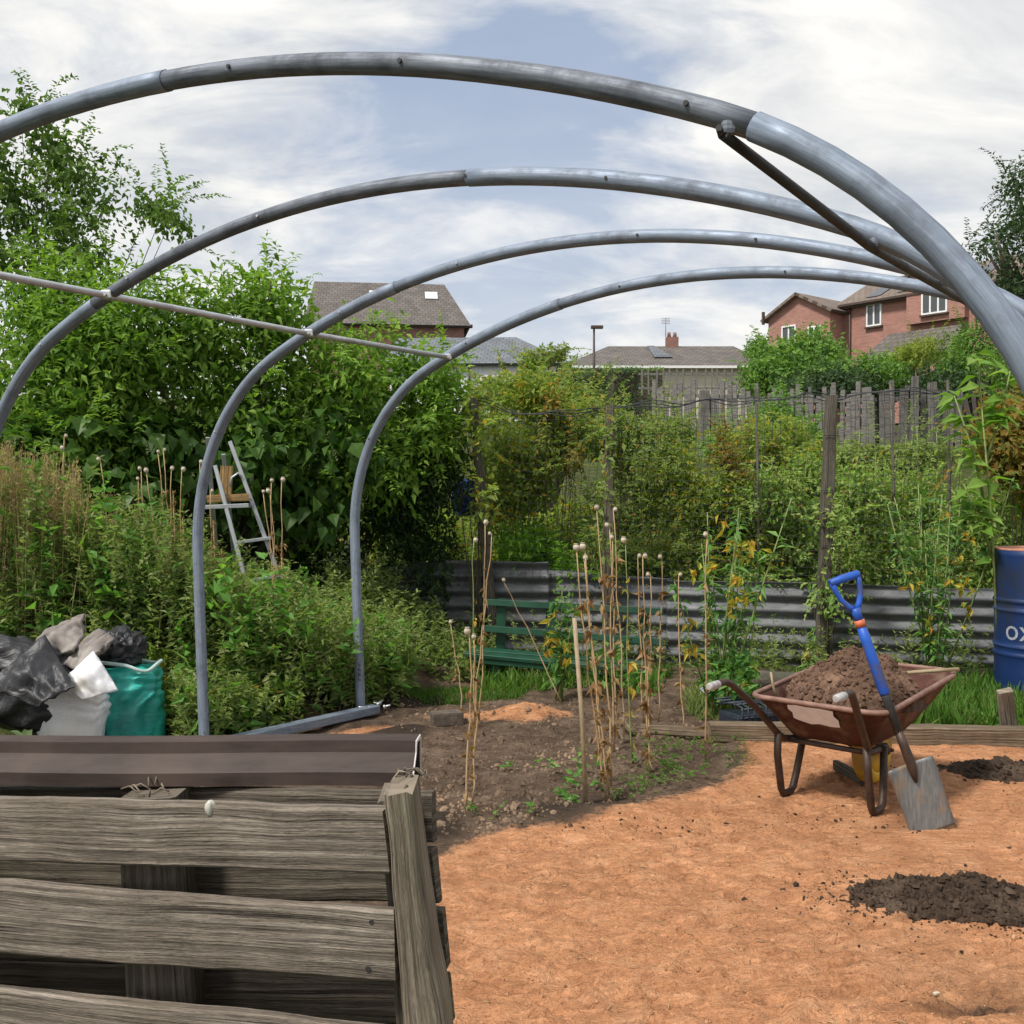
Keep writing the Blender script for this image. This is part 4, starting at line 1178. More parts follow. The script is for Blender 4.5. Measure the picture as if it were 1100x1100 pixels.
# cane lying across the barrow load
g = Geo(); g.tube([wbw(.12, .45, .53), P(1030, 719, 4.72)], [.008, .010], 7); tag(g.build('bamboo_cane', M['cane']), 'pale bamboo cane sticking out of the barrow front', 'cane')
g = Geo(); g.tube([P(835, 752, 4.55), P(830, 735, 4.55), P(828, 722, 4.56)], .006, 6)
tag(g.build('twig', M['cane']), 'thin pale twig poking out of the barrow soil at its left corner', 'twig')

# ------------------------------------------------------------------ spade
m_blue = speckle('blue plastic', (.012, .07, .38), (.025, .12, .55), 9, .48, 0, .1, .003, (.06, .085, .22), None, .4, 14)
m_blade = speckle('steel blade', (.13, .135, .135), (.25, .255, .25), 16, .5, .45, .3, .004, (.30, .20, .12), (6, 1.5, 1), .5, 7)
spb, spt = np.array([1.70, 4.13, -.008]), P(914, 641, 4.21)
sp_ = empty('spade', spb, 0, 'blue handled digging spade leaning against the wheelbarrow', 'spade')
ax_ = unit(spt - spb); sd_ = unit(np.cross(ax_, [0.10, -1, 0.05])); sd_ = -sd_ if sd_[0] < 0 else sd_; nm_ = np.cross(sd_, ax_); nm_ = -nm_ if nm_[1] > 0 else nm_
LS = np.linalg.norm(spt - spb)
q = lambda s, u, v=0: ax_ * s + sd_ * u + nm_ * v
g = Geo(); secs = []
for s, w_ in ((0, .094), (.01, .0955), (.14, .098), (.27, .101), (.285, .100)):
    pts = []
    for t in np.linspace(-1, 1, 9): pts.append(q(s, t * w_, .010 - .014 * (1 - t * t) * (.3 + s * 2)))
    for t in np.linspace(1, -1, 9): pts.append(q(s, t * w_, .0125 - .014 * (1 - t * t) * (.3 + s * 2)))
    secs.append(pts)
g.loft(secs, True, True); bl = g.build('blade', m_blade, sp_)
g = Geo(); g.tube([q(.205, 0, .008), q(.25, 0, .012), q(.30, 0, .016), q(.36, 0, .010), q(.42, 0, .006)], [.006, .016, .021, .019, .018], 12); g.build('socket', m_frm, sp_)
g = Geo(); g.tube([q(.41, 0, .006), q(.55, 0), q(.60, 0)], .0185, 12); g.build('shaft', m_tyr, sp_)
g = Geo(); g.tube([q(.575, 0), q(.585, 0), q(.80, 0), q(LS - .125, 0)], [.019, .022, .0215, .019], 14); g.build('sleeve', m_blue, sp_)
g = Geo(); g.tube([q(LS - .128, 0), q(LS - .10, 0)], .0215, 14); g.build('orange_band', speckle('orange plastic', (.5, .12, .05), (.6, .17, .08), 9, .5), sp_)
g = Geo()
g.tube([q(LS - .105, 0), q(LS - .075, 0), q(LS - .05, 0)], [.019, .019, .022], 12)
for s in (-1, 1): g.tube([q(LS - .06, s * .004), q(LS - .035, s * .024), q(LS + .0, s * .044), q(LS + .045, s * .054), q(LS + .075, s * .055)], [.015, .0125, .011, .011, .014], 10)
g.tube([q(LS + .078, -.066), q(LS + .078, -.062), q(LS + .080, 0), q(LS + .078, .062), q(LS + .078, .066)], [.012, .0165, .018, .0165, .012], 12)
g.build('d_handle', m_blue, sp_)

# ------------------------------------------------------------------ leaf materials
LM = {}
LM['hedge'] = leafmat('hedge leaves', [(0.085, 0.162, 0.026), (0.146, 0.276, 0.043), (0.233, 0.382, 0.065), (0.112, 0.212, 0.036), (0.327, 0.47, 0.09)], .38)
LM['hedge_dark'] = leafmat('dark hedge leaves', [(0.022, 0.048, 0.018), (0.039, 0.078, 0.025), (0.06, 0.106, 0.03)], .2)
LM['birch'] = leafmat('airy tree leaves', [(0.065, 0.121, 0.03), (0.114, 0.203, 0.047), (0.172, 0.27, 0.068)], .3)
LM['weed'] = leafmat('weed leaves', [(0.14, 0.194, 0.059), (0.194, 0.27, 0.081), (0.27, 0.346, 0.119), (0.335, 0.367, 0.184), (0.151, 0.216, 0.076)], .35)
LM['tan'] = leafmat('dry grass heads', [(0.36, 0.27, 0.16), (0.48, 0.38, 0.24), (0.3, 0.22, 0.12), (0.28, 0.27, 0.11)], .35, .7)
LM['dock'] = leafmat('dock leaves', [(0.1, 0.234, 0.047), (0.148, 0.328, 0.078), (0.198, 0.39, 0.094)], .35, .4)
LM['yg'] = leafmat('yellow green leaves', [(0.161, 0.23, 0.052), (0.265, 0.356, 0.081), (0.207, 0.299, 0.069), (0.368, 0.402, 0.103), (0.115, 0.184, 0.046)], .4, .45, (.50, .34, .05), .07)
LM['olive'] = leafmat('olive leaves', [(0.122, 0.195, 0.055), (0.195, 0.287, 0.079), (0.268, 0.354, 0.11), (0.305, 0.329, 0.122), (0.104, 0.171, 0.055)], .35, .5, (.40, .27, .07), .05)
LM['rasp'] = leafmat('raspberry leaves', [(0.134, 0.234, 0.063), (0.226, 0.36, 0.095), (0.337, 0.467, 0.138), (0.427, 0.445, 0.192)], .32, .5, (.22, .13, .05), .05)
LM['orange'] = leafmat('turning leaves', [(0.3, 0.16, 0.05), (0.36, 0.24, 0.07), (0.2, 0.2, 0.06), (0.14, 0.18, 0.05), (0.28, 0.22, 0.06)], .4)
LM['bright'] = leafmat('bright leaves', [(0.182, 0.37, 0.04), (0.252, 0.449, 0.066), (0.14, 0.29, 0.04)], .45)
LM['sap'] = leafmat('sapling leaves', [(0.128, 0.264, 0.044), (0.198, 0.341, 0.066), (0.257, 0.396, 0.099)], .45, .4)
LM['far'] = leafmat('far shrub leaves', [(0.088, 0.182, 0.046), (0.157, 0.288, 0.069), (0.237, 0.38, 0.091)], .3)
LM['far_yg'] = leafmat('golden shrub leaves', [(0.22, 0.286, 0.052), (0.303, 0.351, 0.065), (0.152, 0.221, 0.046)], .3)
LM['far_dk'] = leafmat('dark far leaves', [(0.037, 0.07, 0.039), (0.061, 0.108, 0.051), (0.093, 0.146, 0.062)], .2)
LM['bean'] = leafmat('lance leaves', [(0.069, 0.173, 0.046), (0.122, 0.266, 0.069), (0.209, 0.37, 0.092)], .3, .4, (.5, .42, .07), .05)
LM['bind'] = leafmat('large climber leaves', [(0.04, 0.093, 0.02), (0.06, 0.131, 0.028), (0.089, 0.168, 0.037)], .3, .35)  # dark leaves, deepened in colour for the shade low on the hedge
LM['grass'] = leafmat('grass blades', [(0.064, 0.156, 0.024), (0.102, 0.228, 0.036), (0.153, 0.288, 0.06), (0.204, 0.264, 0.084)], .35, .5)

# ------------------------------------------------------------------ left hedge and tree
bl = pblobs([(20, 420, 110, 120, 7.4), (110, 400, 90, 110, 7.7), (180, 385, 80, 100, 7.9), (60, 330, 80, 60, 7.7), (250, 370, 80, 85, 8.1), (300, 340, 55, 55, 8.2), (330, 420, 80, 90, 8.2), (400, 400, 70, 75, 8.3),
             (450, 420, 55, 50, 8.4), (250, 480, 90, 80, 8.0), (120, 500, 90, 90, 7.6), (380, 500, 70, 70, 8.3), (20, 520, 80, 80, 7.2), (300, 560, 80, 80, 8.2), (470, 470, 45, 60, 8.5)], .32, 5, 3)
shrub('broadleaf_hedge', 'tall green broad leaved hedge filling the left behind the ladder', 'hedge', bl, 34000, .078, .42, LM['hedge'], seed=3, sprays=520, slen=(.2, .45), r0=.035, m=22, clump=.36, up=.8, shell=.7, rich=True, droop=.3)
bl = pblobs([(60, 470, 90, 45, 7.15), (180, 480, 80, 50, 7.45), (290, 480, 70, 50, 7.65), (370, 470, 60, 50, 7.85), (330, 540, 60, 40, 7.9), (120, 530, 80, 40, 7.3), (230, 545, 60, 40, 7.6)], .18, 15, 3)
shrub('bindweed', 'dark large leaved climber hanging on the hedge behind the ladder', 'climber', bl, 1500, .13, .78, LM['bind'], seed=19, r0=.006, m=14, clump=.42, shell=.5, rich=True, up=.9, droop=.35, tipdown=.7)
bl = pblobs([(260, 620, 70, 60, 8.5), (330, 600, 70, 80, 8.6), (400, 560, 60, 90, 8.6), (440, 520, 55, 90, 8.75), (455, 600, 50, 50, 8.8), (200, 590, 80, 80, 8.1), (90, 560, 90, 80, 7.7), (480, 500, 40, 60, 8.9)], .3, 8, 3)
shrub('dark_shrub', 'dense dark evergreen shrub between the hedge and leaning post', 'shrub', bl, 20000, .058, .45, LM['hedge_dark'], seed=9, r0=.02, m=10, clump=.22, shell=.8)
tr_ = pblobs([(45, 230, 60, 60, 8.9), (5, 200, 45, 60, 8.8), (70, 180, 38, 42, 9.0), (110, 220, 42, 45, 9.0), (150, 215, 30, 24, 9.1), (40, 125, 26, 28, 8.9), (90, 275, 60, 40, 8.8), (180, 240, 20, 22, 9.1), (10, 280, 70, 40, 8.7), (-60, 240, 70, 80, 8.8)], .35, 2, 3)
tb0 = P(40, 700, 9.0)
shrub('young_tree', 'airy broad leaved tree rising above the hedge at far left', 'tree', tr_, 5600, .062, .6, LM['birch'], seed=12, sprays=90, slen=(.3, .7), r0=.013, m=16, stem='trunk', leafname='crown', base=(tb0[0], tb0[1], 0.3), clump=.44, shell=.95, rich=True, droop=.3, tipdown=.8)

# ------------------------------------------------------------------ left undergrowth (uncountable)
def weed_field(n, region, hfun, seed, leaf=(.035, .28), per=16, stem=True, upright=.5):
    r = np.random.default_rng(seed); parts = []; stems = Geo(); cnt = 0
    while cnt < n:
        x, y = region(r)
        zg = gz(x, y); h = hfun(x, y, r, zg)
        if h < .05: cnt += .2; continue
        cnt += 1
        ln_ = np.array([r.normal() * .16, r.normal() * .16, 1.0]) * h
        k = int(per * (.5 + h) * r.uniform(.7, 1.3)) + 3
        t = r.random(k) ** .55
        p = np.array([x, y, zg]) + ln_[None] * t[:, None] + np.stack([(t ** 2) * r.normal() * .05, (t ** 2) * r.normal() * .05, 0 * t], -1)
        an = r.random(k) * 6.283
        d = np.stack([np.cos(an), np.sin(an), upright + .5 * r.normal(size=k)], -1)
        nn_ = np.array([0, 0, 1.]) + .6 * r.normal(size=(k, 3))
        L = leaf[0] * (1.25 - .6 * t) * r.uniform(.6, 1.5, k)
        parts.append(leaf_arrays(p, d, nn_, L, L * leaf[1] * r.uniform(.7, 1.3, k), .1, .25, False))
        if stem and r.random() < .16:
            b0 = np.array([x, y, zg]); stems.tube([b0, b0 + ln_ * .5, b0 + ln_], [.003, .0024, .0012], 3, False)
    return join(parts), stems


def top_line(px): return np.interp(px, [-80, 0, 60, 100, 150, 200, 230, 300, 350, 400, 440], [474, 488, 500, 526, 552, 572, 606, 628, 650, 676, 690])
def rg_left(r):
    while True:
        y = r.uniform(5.35, 7.7); ld_ = r.uniform(.10, 2.6)
        # along the left of the frame line
        s = (y - D0[1]) / AX[1]; p = D0 + AX * s - PE * ld_; x = p[0]; y2 = y + 0 * ld_
        px = 550 + F * x / y2
        if px < -60 or px > 440: continue
        if y2 < 5.85 and px < 185: continue
        return x, y2
def hf_left(x, y, r, zg):
    px = 550 + F * x / y
    zm = H - (top_line(px) - 531 + r.uniform(-14, 46) + 34 * float(fbm(np.array([x * 3.1]), np.array([y * 3.1]))[0]) * 2) / F * y
    return min(zm - zg, r.uniform(.35, .95) if r.random() < .6 else 2.0) * (.35 if y < 5.9 else 1)
(V, Fc), st = weed_field(1900, rg_left, hf_left, 41, (.05, .36), 40)
o = link('undergrowth', np_mesh('undergrowth', V, Fc), None, [LM['weed']]); tag(o, 'tangled green weeds covering the left bank', 'weeds', None, 'stuff')
o2 = st.build('weed_stems', M['stalk_g'], o); o2['kind'] = 'stuff'
(V, Fc), st = weed_field(230, rg_left, hf_left, 48, (.10, .5), 13)
o = link('undergrowth', np_mesh('undergrowth', V, Fc), None, [LM['dock']]); tag(o, 'broader leaved weeds scattered through the left bank', 'weeds', None, 'stuff')
r = np.random.default_rng(47); parts = []
for k in range(420):                                      # long blades and light willow leaves among the weeds
    x, y = rg_left(r); h = hf_left(x, y, r, gz(x, y))
    if h < .1: continue
    n_ = 5; L = r.uniform(.08, .2, n_); p = np.array([x, y, gz(x, y)]) + np.array([0, 0, 1.]) * (h * r.uniform(.45, .95, n_) - .08)[:, None] + r.normal(size=(n_, 3)) * .03
    parts.append(leaf_arrays(p, r.normal(size=(n_, 3)) * .45 + np.array([0, -.1, .75]), r.normal(size=(n_, 3)), L, L * 0 + r.uniform(.008, .02, n_), .1, r.uniform(.1, .5), True))
V, Fc = join(parts); o = link('tall_grass', np_mesh('tall_grass', V, Fc), None, [LM['sap']]); tag(o, 'light green grass blades standing among the bank weeds', 'grass', None, 'stuff')
# low plants along the front edge of the bank
def rg_mid(r):
    while True:
        x, y = r.uniform(-1.9, -.15), r.uniform(6.45, 8.5)
        if 550 + F * x / y < 345 or (y < 7.3 and x > -.75): continue
        return x, y
def rg_low(r):
    while True:
        px = r.uniform(170, 520); py = r.uniform(700, 792)
        if px > 380 and py > 728: continue
        if px > 300 and py > 735 + (385 - px) * .6: continue
        g = G(px, py); return g[0], g[1]
(V, Fc), st = weed_field(520, rg_mid, lambda x, y, r, z: r.uniform(.12, .48) * (1 if 550 + F * x / y < 425 else .45), 44, (.055, .36), 26)
o = link('undergrowth', np_mesh('undergrowth', V, Fc), None, [LM['weed']]); tag(o, 'mixed green weeds between the far hoop and the bench', 'weeds', None, 'stuff')
(V, Fc), st = weed_field(700, rg_low, lambda x, y, r, z: r.uniform(.06, .3), 43, (.055, .4), 24)
o = link('undergrowth', np_mesh('undergrowth', V, Fc), None, [LM['yg']]); tag(o, 'low bright weeds at the foot of the bank beside the far hoop', 'weeds', None, 'stuff')
# dry grass panicles top left
r = np.random.default_rng(5); parts = []; st = Geo()
for k in range(330):
    px = r.uniform(-40, 75) if k % 5 else r.uniform(-40, 200); y = r.uniform(5.9, 7.0); x = (px - 550) / F * y
    zg = gz(x, y); zt_ = H - (top_line(px) - 531 - r.uniform(-22, 14)) / F * y - (.25 * r.random() if k % 3 == 0 else 0); b0 = np.array([x, y, zg]); e = np.array([x + r.normal() * .08, y + r.normal() * .06, zt_])
    st.tube([b0, (b0 + e) / 2, e], [.0022, .002, .001], 3, False)
    m_ = 40; t = r.uniform(.70, 1.0, m_); p = b0 + (e - b0) * t[:, None] + r.normal(size=(m_, 3)) * .012
    d = r.normal(size=(m_, 3)) * .6 + np.array([0, 0, .8]); L = r.uniform(.012, .035, m_)
    parts.append(leaf_arrays(p, d, r.normal(size=(m_, 3)), L, L * .35, .1, .1, False))
V, Fc = join(parts); o = link('dry_grass', np_mesh('dry_grass', V, Fc), None, [LM['tan']]); tag(o, 'tan dry grass heads topping the weeds at far left', 'dry grass', None, 'stuff')
st.build('grass_stems', M['stalk'], o)['kind'] = 'stuff'


def rosette(name, label, cat, base, n, ln, wd, mt, seed, up=.5, group=None, stemh=0):
    r = np.random.default_rng(seed); o = empty(name, base, 0, label, cat, group)
    for k in range(n):
        a = k * 2.4 + r.uniform(-.3, .3); L = ln * r.uniform(.65, 1.15); W = wd * r.uniform(.8, 1.2); e = up + r.uniform(-.2, .35)
        g = Geo(); secs = []
        d = np.array([math.cos(a), math.sin(a), 0]); s = np.array([-math.sin(a), math.cos(a), 0])
        b0 = np.array([0, 0, stemh * k / n]) 
        prev = b0.copy(); ang = e * 1.4
        for i in range(8):
            t = i / 7; w_ = W * (math.sin(math.pi * min(1, .06 + t * .97)) ** .8) * .5 * (1.15 - .3 * t) + .003
            step = d * math.cos(ang) + np.array([0, 0, 1]) * math.sin(ang); up_n = -d * math.sin(ang) + np.array([0, 0, 1]) * math.cos(ang)
            wave = .12 * w_ * math.sin(i * 2.1 + k)
            secs.append([prev - s * w_ + up_n * (.35 * w_ + wave), prev - s * w_ * .5 + up_n * .08 * w_, prev, prev + s * w_ * .5 + up_n * .08 * w_, prev + s * w_ + up_n * (.35 * w_ - wave)])
            prev = prev + step * L / 7; ang -= .24 + .06 * r.random()
        g.loft(secs, False, True, False); g.build('leaf', mt, o)
    return o


for k, (px, py, dz, n, ln, lb) in enumerate(((262, 722, .12, 8, .30, 'broad leaved dock plant in the weeds below the ladder'), (305, 752, .05, 6, .20, 'small broad leaved weed near the ground rail'), (228, 778, .05, 5, .20, 'broad leaved weed at the foot of the second hoop leg'),
                                          (185, 742, .1, 5, .30, 'drooping long leaved weed beside the teal bag'), (262, 690, .25, 6, .26, 'pale broad leaved plant high on the bank behind the hoop leg'), (360, 712, .05, 7, .16, 'small leafy weed against the far hoop leg'))):
    g_ = on(px, py + 20); rosette('dock_plant', lb, 'weed', (g_[0], g_[1], g_[2] + dz), n, ln, ln * .36, LM['dock'], 60 + k, .55, None, .08)
r = np.random.default_rng(77)
for k, (px, py, lb) in enumerate(((25, 792, 'grey green weed in front of the black plastic sheet'), (75, 798, 'low weed at the foot of the white sack'))):
    g_ = G(px, py + 6); rosette('leafy_weed', lb, 'weed', (g_[0], 4.95, .1), 14, .2, .04, leafmat('grey weed', [(.10, .16, .07), (.20, .26, .13)], .3), 90 + k, .75)

# ------------------------------------------------------------------ poppy stems
def poppy(head, base, Yd, label, leaves=10, group='dry poppy stems in the soil bed', green=False, lean=0.0, hs=1.0):
    b0 = on(*base) if base[1] > 640 else P(*base, Yd)
    yb = b0[1] if Yd is None else Yd
    if Yd is not None: b0 = P(*base, Yd); b0[2] = gz(b0[0], b0[1]) - .03
    e = P(*head, yb + lean)
    o = empty('poppy_stem', b0, 0, label, 'dry stem', group); v = e - b0; Ls = np.linalg.norm(v)
    rr = random.Random(int(head[0] * 7 + head[1])); pts = []
    for t in np.linspace(0, 1, 9):
        pts.append(v * t + np.array([rr.uniform(-.008, .008), rr.uniform(-.006, .006), 0]) * (0 < t < 1) + np.array([.012 * math.sin(t * 3.1 + head[0]), 0, 0]))
    g = Geo(); g.tube(pts, list(np.linspace(.0052, .0026, 9)), 6); g.build('stem', M['stalk_g'] if green else M['stalk'], o)
    g = Geo(); d = unit(v); s = .0125 * hs * rr.uniform(.75, 1.2)
    prof = [(-1.15, .25), (-.9, .62), (-.3, 1.0), (.3, .98), (.75, .7), (.9, .45), (1.0, .75), (1.12, .8), (1.14, .1)]
    ax1 = unit(np.cross(d, [0, 1, .3])); ax2 = np.cross(d, ax1)
    g.loft([[v + d * (z * s * 1.05) + (ax1 * math.cos(a) + ax2 * math.sin(a)) * s * q_ for a in np.linspace(0, 6.283, 10, endpoint=False)] for z, q_ in prof], True, True)
    g.build('seed_pod', M['pod'], o)
    if leaves:
        r = np.random.default_rng(int(head[0] * 13 + head[1])); k = leaves * 3
        t = r.uniform(.03, .8, k); t = np.round(t * 9) / 9 + r.normal(size=k) * .012
        p = v[None] * t[:, None] + r.normal(size=(k, 3)) * .004
        dd_ = r.normal(size=(k, 3)) * .7 + np.array([0, 0, -1.0]); L = r.uniform(.018, .06, k)
        lv = leaf_arrays(p, dd_, r.normal(size=(k, 3)), L, L * r.uniform(.25, .6, k), .3, r.uniform(-.2, .6), True)
        lf = link('withered_leaves', np_mesh('withered_leaves', *lv), o, [M['dryleaf'] if not green else M['yleaf']]); lf['kind'] = 'stuff'
    return o


BED = [
    ((502, 678), (503, 873), None, 'front dry poppy stem at the left of the bed, left of a close pair', 7),
    ((509, 684), (507, 868), None, 'front dry poppy stem at the left of the bed, right of a close pair', 7),
    ((484, 668), (497, 775), None, 'short poppy stem leaning left behind the front pair', 3),
    ((522, 561), (513, 778), None, 'tall thin poppy stem at the left end of the green bench', 9),
    ((526, 573), (511, 781), None, 'thin poppy stem just under the tallest at the bench left end', 6),
    ((511, 580), (510, 774), None, 'greenish poppy stem left of the tall pair at the bench left end', 4),
    ((541, 623), (603, 757), None, 'bare poppy stem leaning steeply left across the bench', 0),
    ((619, 588), (652, 858), None, 'poppy stem leaning left beside the wooden cane, left pod of two', 14),
    ((626, 587), (657, 852), None, 'poppy stem leaning left beside the wooden cane, right pod of two', 16),
    ((629, 599), (644, 838), None, 'poppy stem with its pod just below the two leaning ones', 12),
    ((641, 545), (656, 842), None, 'tallest poppy stem in the bed, its pod highest of all', 8),
    ((661, 547), (668, 798), None, 'very tall poppy stem right of the highest pod', 9),
    ((652, 564), (662, 806), None, 'tall leafy poppy stem between the two highest pods', 14),
    ((657, 577), (665, 786), None, 'poppy stem with small pod below the two highest', 8),
    ((670, 580), (682, 818), None, 'poppy stem still hung with yellow green leaves', 9),
    ((687, 597), (690, 775), None, 'straight brown poppy stem, left of the tight group of three', 14),
    ((693, 597), (695, 832), None, 'straight brown poppy stem, middle of the tight group of three', 16),
    ((696, 617), (698, 826), None, 'straight brown poppy stem, lowest pod of the group of three', 16),
    ((709, 598), (709, 775), None, 'lone slim poppy stem just right of the group of three', 8),
    ((731, 617), (732, 790), None, 'lone poppy stem before the dark corrugated sheet', 8),
    ((758, 574), (760, 815), None, 'tall poppy stem rising in front of the yellowing leafy plant', 12),
]
for hd_, bs_, Yd, lb, nl in BED: poppy(hd_, bs_, Yd, lb, nl, green=('yellow green' in lb or 'greenish' in lb))
LEFT = [
    ((71, 468), (73, 560), 6.6, 'tall pale poppy head above the tan grass, right of two', 0), ((67, 481), (68, 560), 6.6, 'pale poppy head above the tan grass, lower of two', 0),
    ((106, 493), (124, 600), 6.7, 'single leaning poppy stem between tan grass and the cluster', 1), ((150, 503), (160, 600), 6.6, 'fat poppy pod on the left of the weed cluster', 2),
    ((157, 505), (172, 600), 6.6, 'fat poppy pod second in the weed cluster', 2), ((148, 514), (162, 600), 6.65, 'poppy pod lowest on the left of the weed cluster', 2),
    ((170, 485), (183, 610), 6.7, 'tall poppy stem with pod high in the weed cluster, left of two', 8), ((177, 483), (188, 610), 6.7, 'tall poppy stem with pod high in the weed cluster, right of two', 10),
    ((185, 503), (187, 610), 6.65, 'brown poppy stem in the middle of the weed cluster', 10), ((197, 504), (195, 600), 6.65, 'straight poppy stem just left of the second hoop leg', 5),
    ((228, 527), (228, 640), 6.5, 'brown leafy poppy stem just right of the second hoop leg', 14), ((216, 496), (222, 600), 6.7, 'pale poppy pod half behind the second hoop leg', 4),
    ((292, 516), (302, 650), 6.7, 'poppy pod beside the ladder leg, highest on the left', 5), ((304, 515), (305, 650), 6.7, 'poppy pod beside the ladder leg, rightmost of the bunch', 5),
    ((283, 528), (301, 650), 6.7, 'poppy pod beside the ladder leg, leaning and lowest', 5), ((288, 527), (303, 650), 6.7, 'poppy pod beside the ladder leg, inner of the bunch', 6),
]
for hd_, bs_, Yd, lb, nl in LEFT: poppy(hd_, bs_, Yd, lb, nl, 'poppy seed heads among the weeds', hs=1.05)
for px, yt, yb, Yd, lb in ((186, 528, 650, 6.55, 'rusty brown dock seed spike left of the second hoop leg'), (196, 556, 660, 6.5, 'short rusty dock spike against the second hoop leg'), (229, 560, 660, 6.45, 'rusty brown dock spike between hoop leg and ladder'), (238, 590, 680, 6.4, 'low rusty dock spike under the ladder'), (58, 575, 660, 6.3, 'faded brown dock spike among the green weeds at far left'), (302, 585, 680, 6.5, 'thin brown dock spike beside the ladder foot')):
    e = P(px, yt, Yd); b0 = P(px + 4, yb, Yd); o = empty('dock_spike', b0, 0, lb, 'dry stem'); v = e - b0
    g = Geo(); g.tube([(0, 0, -.2), v * .5, v], [.005, .004, .002], 5); g.build('stem', M['stalk'], o)
    r = np.random.default_rng(px); k = 170; t = r.uniform(.05, 1, k); rad_ = .028 * (1.1 - t)
    lv = leaf_arrays(v[None] * t[:, None] + r.normal(size=(k, 3)) * rad_[:, None], r.normal(size=(k, 3)) + np.array([0, 0, .3]), r.normal(size=(k, 3)), r.uniform(.008, .026, k), r.uniform(.006, .014, k), .2, .2, False)
    lf = link('seeds', np_mesh('seeds', *lv), o, [M['dryleaf']]); lf['kind'] = 'stuff'
a, b_ = on(630, 862, -.05), P(617, 664, on(630, 862)[1] + .02)
g = Geo(); g.tube([a, a * .5 + b_ * .5 + (.006, 0, 0), b_], [.0105, .010, .0095], 8); tag(g.build('garden_cane', M['cane']), 'thick pale bamboo cane standing in the soil bed', 'cane')


# ------------------------------------------------------------------ tall lance leaved plants with yellowing leaves
def tall_plant(label, px, ytop, ybase, Yd, n, spread, seed, yl=9, dens=1.0):
    b0 = P(px, ybase, Yd); b0[2] = gz(b0[0], b0[1]); hgt = P(px, ytop, Yd)[2] - b0[2]
    o = empty('tall_leafy_plant', b0, 0, label, 'plant'); r = np.random.default_rng(seed); parts = []; yp = []; g = Geo()
    for s in range(n):
        tp = np.array([r.normal() * spread, r.normal() * spread * .6, hgt * r.uniform(.6, 1.0) if s else hgt]); bs = np.array([r.normal() * .04, r.normal() * .04, 0])
        g.tube([bs, bs * .5 + tp * .5 + (r.normal() * .02, 0, 0), tp], [.007, .005, .003], 6)
        k = int(46 * dens); t = r.uniform(.12, 1, k) ** .8; a = r.random(k) * 6.283
        p = bs + (tp - bs) * t[:, None]; d = np.stack([np.cos(a), np.sin(a), r.normal(size=k) * .4 + .1], -1)
        L = r.uniform(.05, .115, k); parts.append(leaf_arrays(p, d, np.array([0, 0, 1.]) + r.normal(size=(k, 3)) * .4, L, L * .30, .12, .35, True))
    g.build('stem', M['stalk_g'], o); lf = link('leaves', np_mesh('leaves', *join(parts)), o, [LM['bean']]); lf['kind'] = 'stuff'
    for k in range(yl):
        t = r.uniform(.3, .9); a = r.random() * 6.283; c = np.array([math.cos(a) * spread * 1.0, math.sin(a) * spread * .8 - .04, hgt * t]); m_ = 5
        yp.append(leaf_arrays(c + r.normal(size=(m_, 3)) * .018, r.normal(size=(m_, 3)) * .6 + np.array([0, -.2, -.7]), np.array([0, -1, .3]) + r.normal(size=(m_, 3)) * .5, r.uniform(.05, .085, m_), r.uniform(.022, .036, m_), .25, .3, True))
    yy_ = link('yellow_leaves', np_mesh('yellow_leaves', *join(yp)), o, [M['yleaf']]); yy_['kind'] = 'stuff'
    return o


tall_plant('tall leafy plant with drooping yellow leaves left of the wheelbarrow', 772, 535, 775, 6.3, 13, .18, 3, 15)
tall_plant('leafy plant with yellow leaves before the middle of the bench', 604, 632, 770, 6.75, 5, .085, 7, 7)
tall_plant('tall leafy plant with yellow leaves between spade and drum', 1003, 515, 740, 7.2, 13, .20, 13, 12)
tall_plant('slender creeper climbing the corrugated sheet left of the barrow', 868, 675, 745, 7.8, 2, .05, 17, 1, .5)
g_ = G(665, 735); shr = pblobs([(655, 715, 34, 34, 6.95), (690, 735, 22, 22, 7.0)], .12, 4, 2)
shrub('leafy_weed', 'dark leafy weed growing in front of the bench right end', 'weed', shr, 200, .06, .5, LM['dock'], seed=31, r0=.006, m=6, rich=True, clump=.2)
g_ = G(775, 745); shr = pblobs([(782, 735, 26, 24, 6.1), (800, 715, 16, 18, 6.15)], .1, 6, 2)
shrub('leafy_weed', 'dark round leaved weed above the barrow handle', 'weed', shr, 260, .07, .6, LM['bean'], seed=33, r0=.006, m=5, rich=True, clump=.2)

# ------------------------------------------------------------------ ground cover, grass, clods (uncountable)
def rg_px(poly):
    P_ = np.array(poly, float); lo_, hi_ = P_.min(0), P_.max(0)
    def f(r):
        while True:
            q_ = r.uniform(lo_, hi_)
            if inside(np.array([q_[0]]), np.array([q_[1]]), poly)[0]:
                g = G(*q_); return g[0], g[1]
    return f


(V, Fc), st = weed_field(90, rg_px([(690, 800), (800, 795), (795, 820), (700, 855), (640, 868), (690, 830)]), lambda x, y, r, z: r.uniform(.05, .08), 51, (.024, .5), 8, False, .25)
o = link('ground_cover', np_mesh('ground_cover', V, Fc), None, [LM['grass']]); tag(o, 'small green weeds on the soil bed left of the wheelbarrow', 'weeds', None, 'stuff')
(V, Fc), st = weed_field(16, rg_px([(560, 800), (700, 790), (690, 860), (480, 890)]), lambda x, y, r, z: r.uniform(.05, .07), 52, (.04, .55), 8, False, .2)
o = link('ground_cover', np_mesh('ground_cover', V, Fc), None, [LM['dock']]); tag(o, 'scattered tiny seedlings on the dark soil bed', 'seedlings', None, 'stuff')


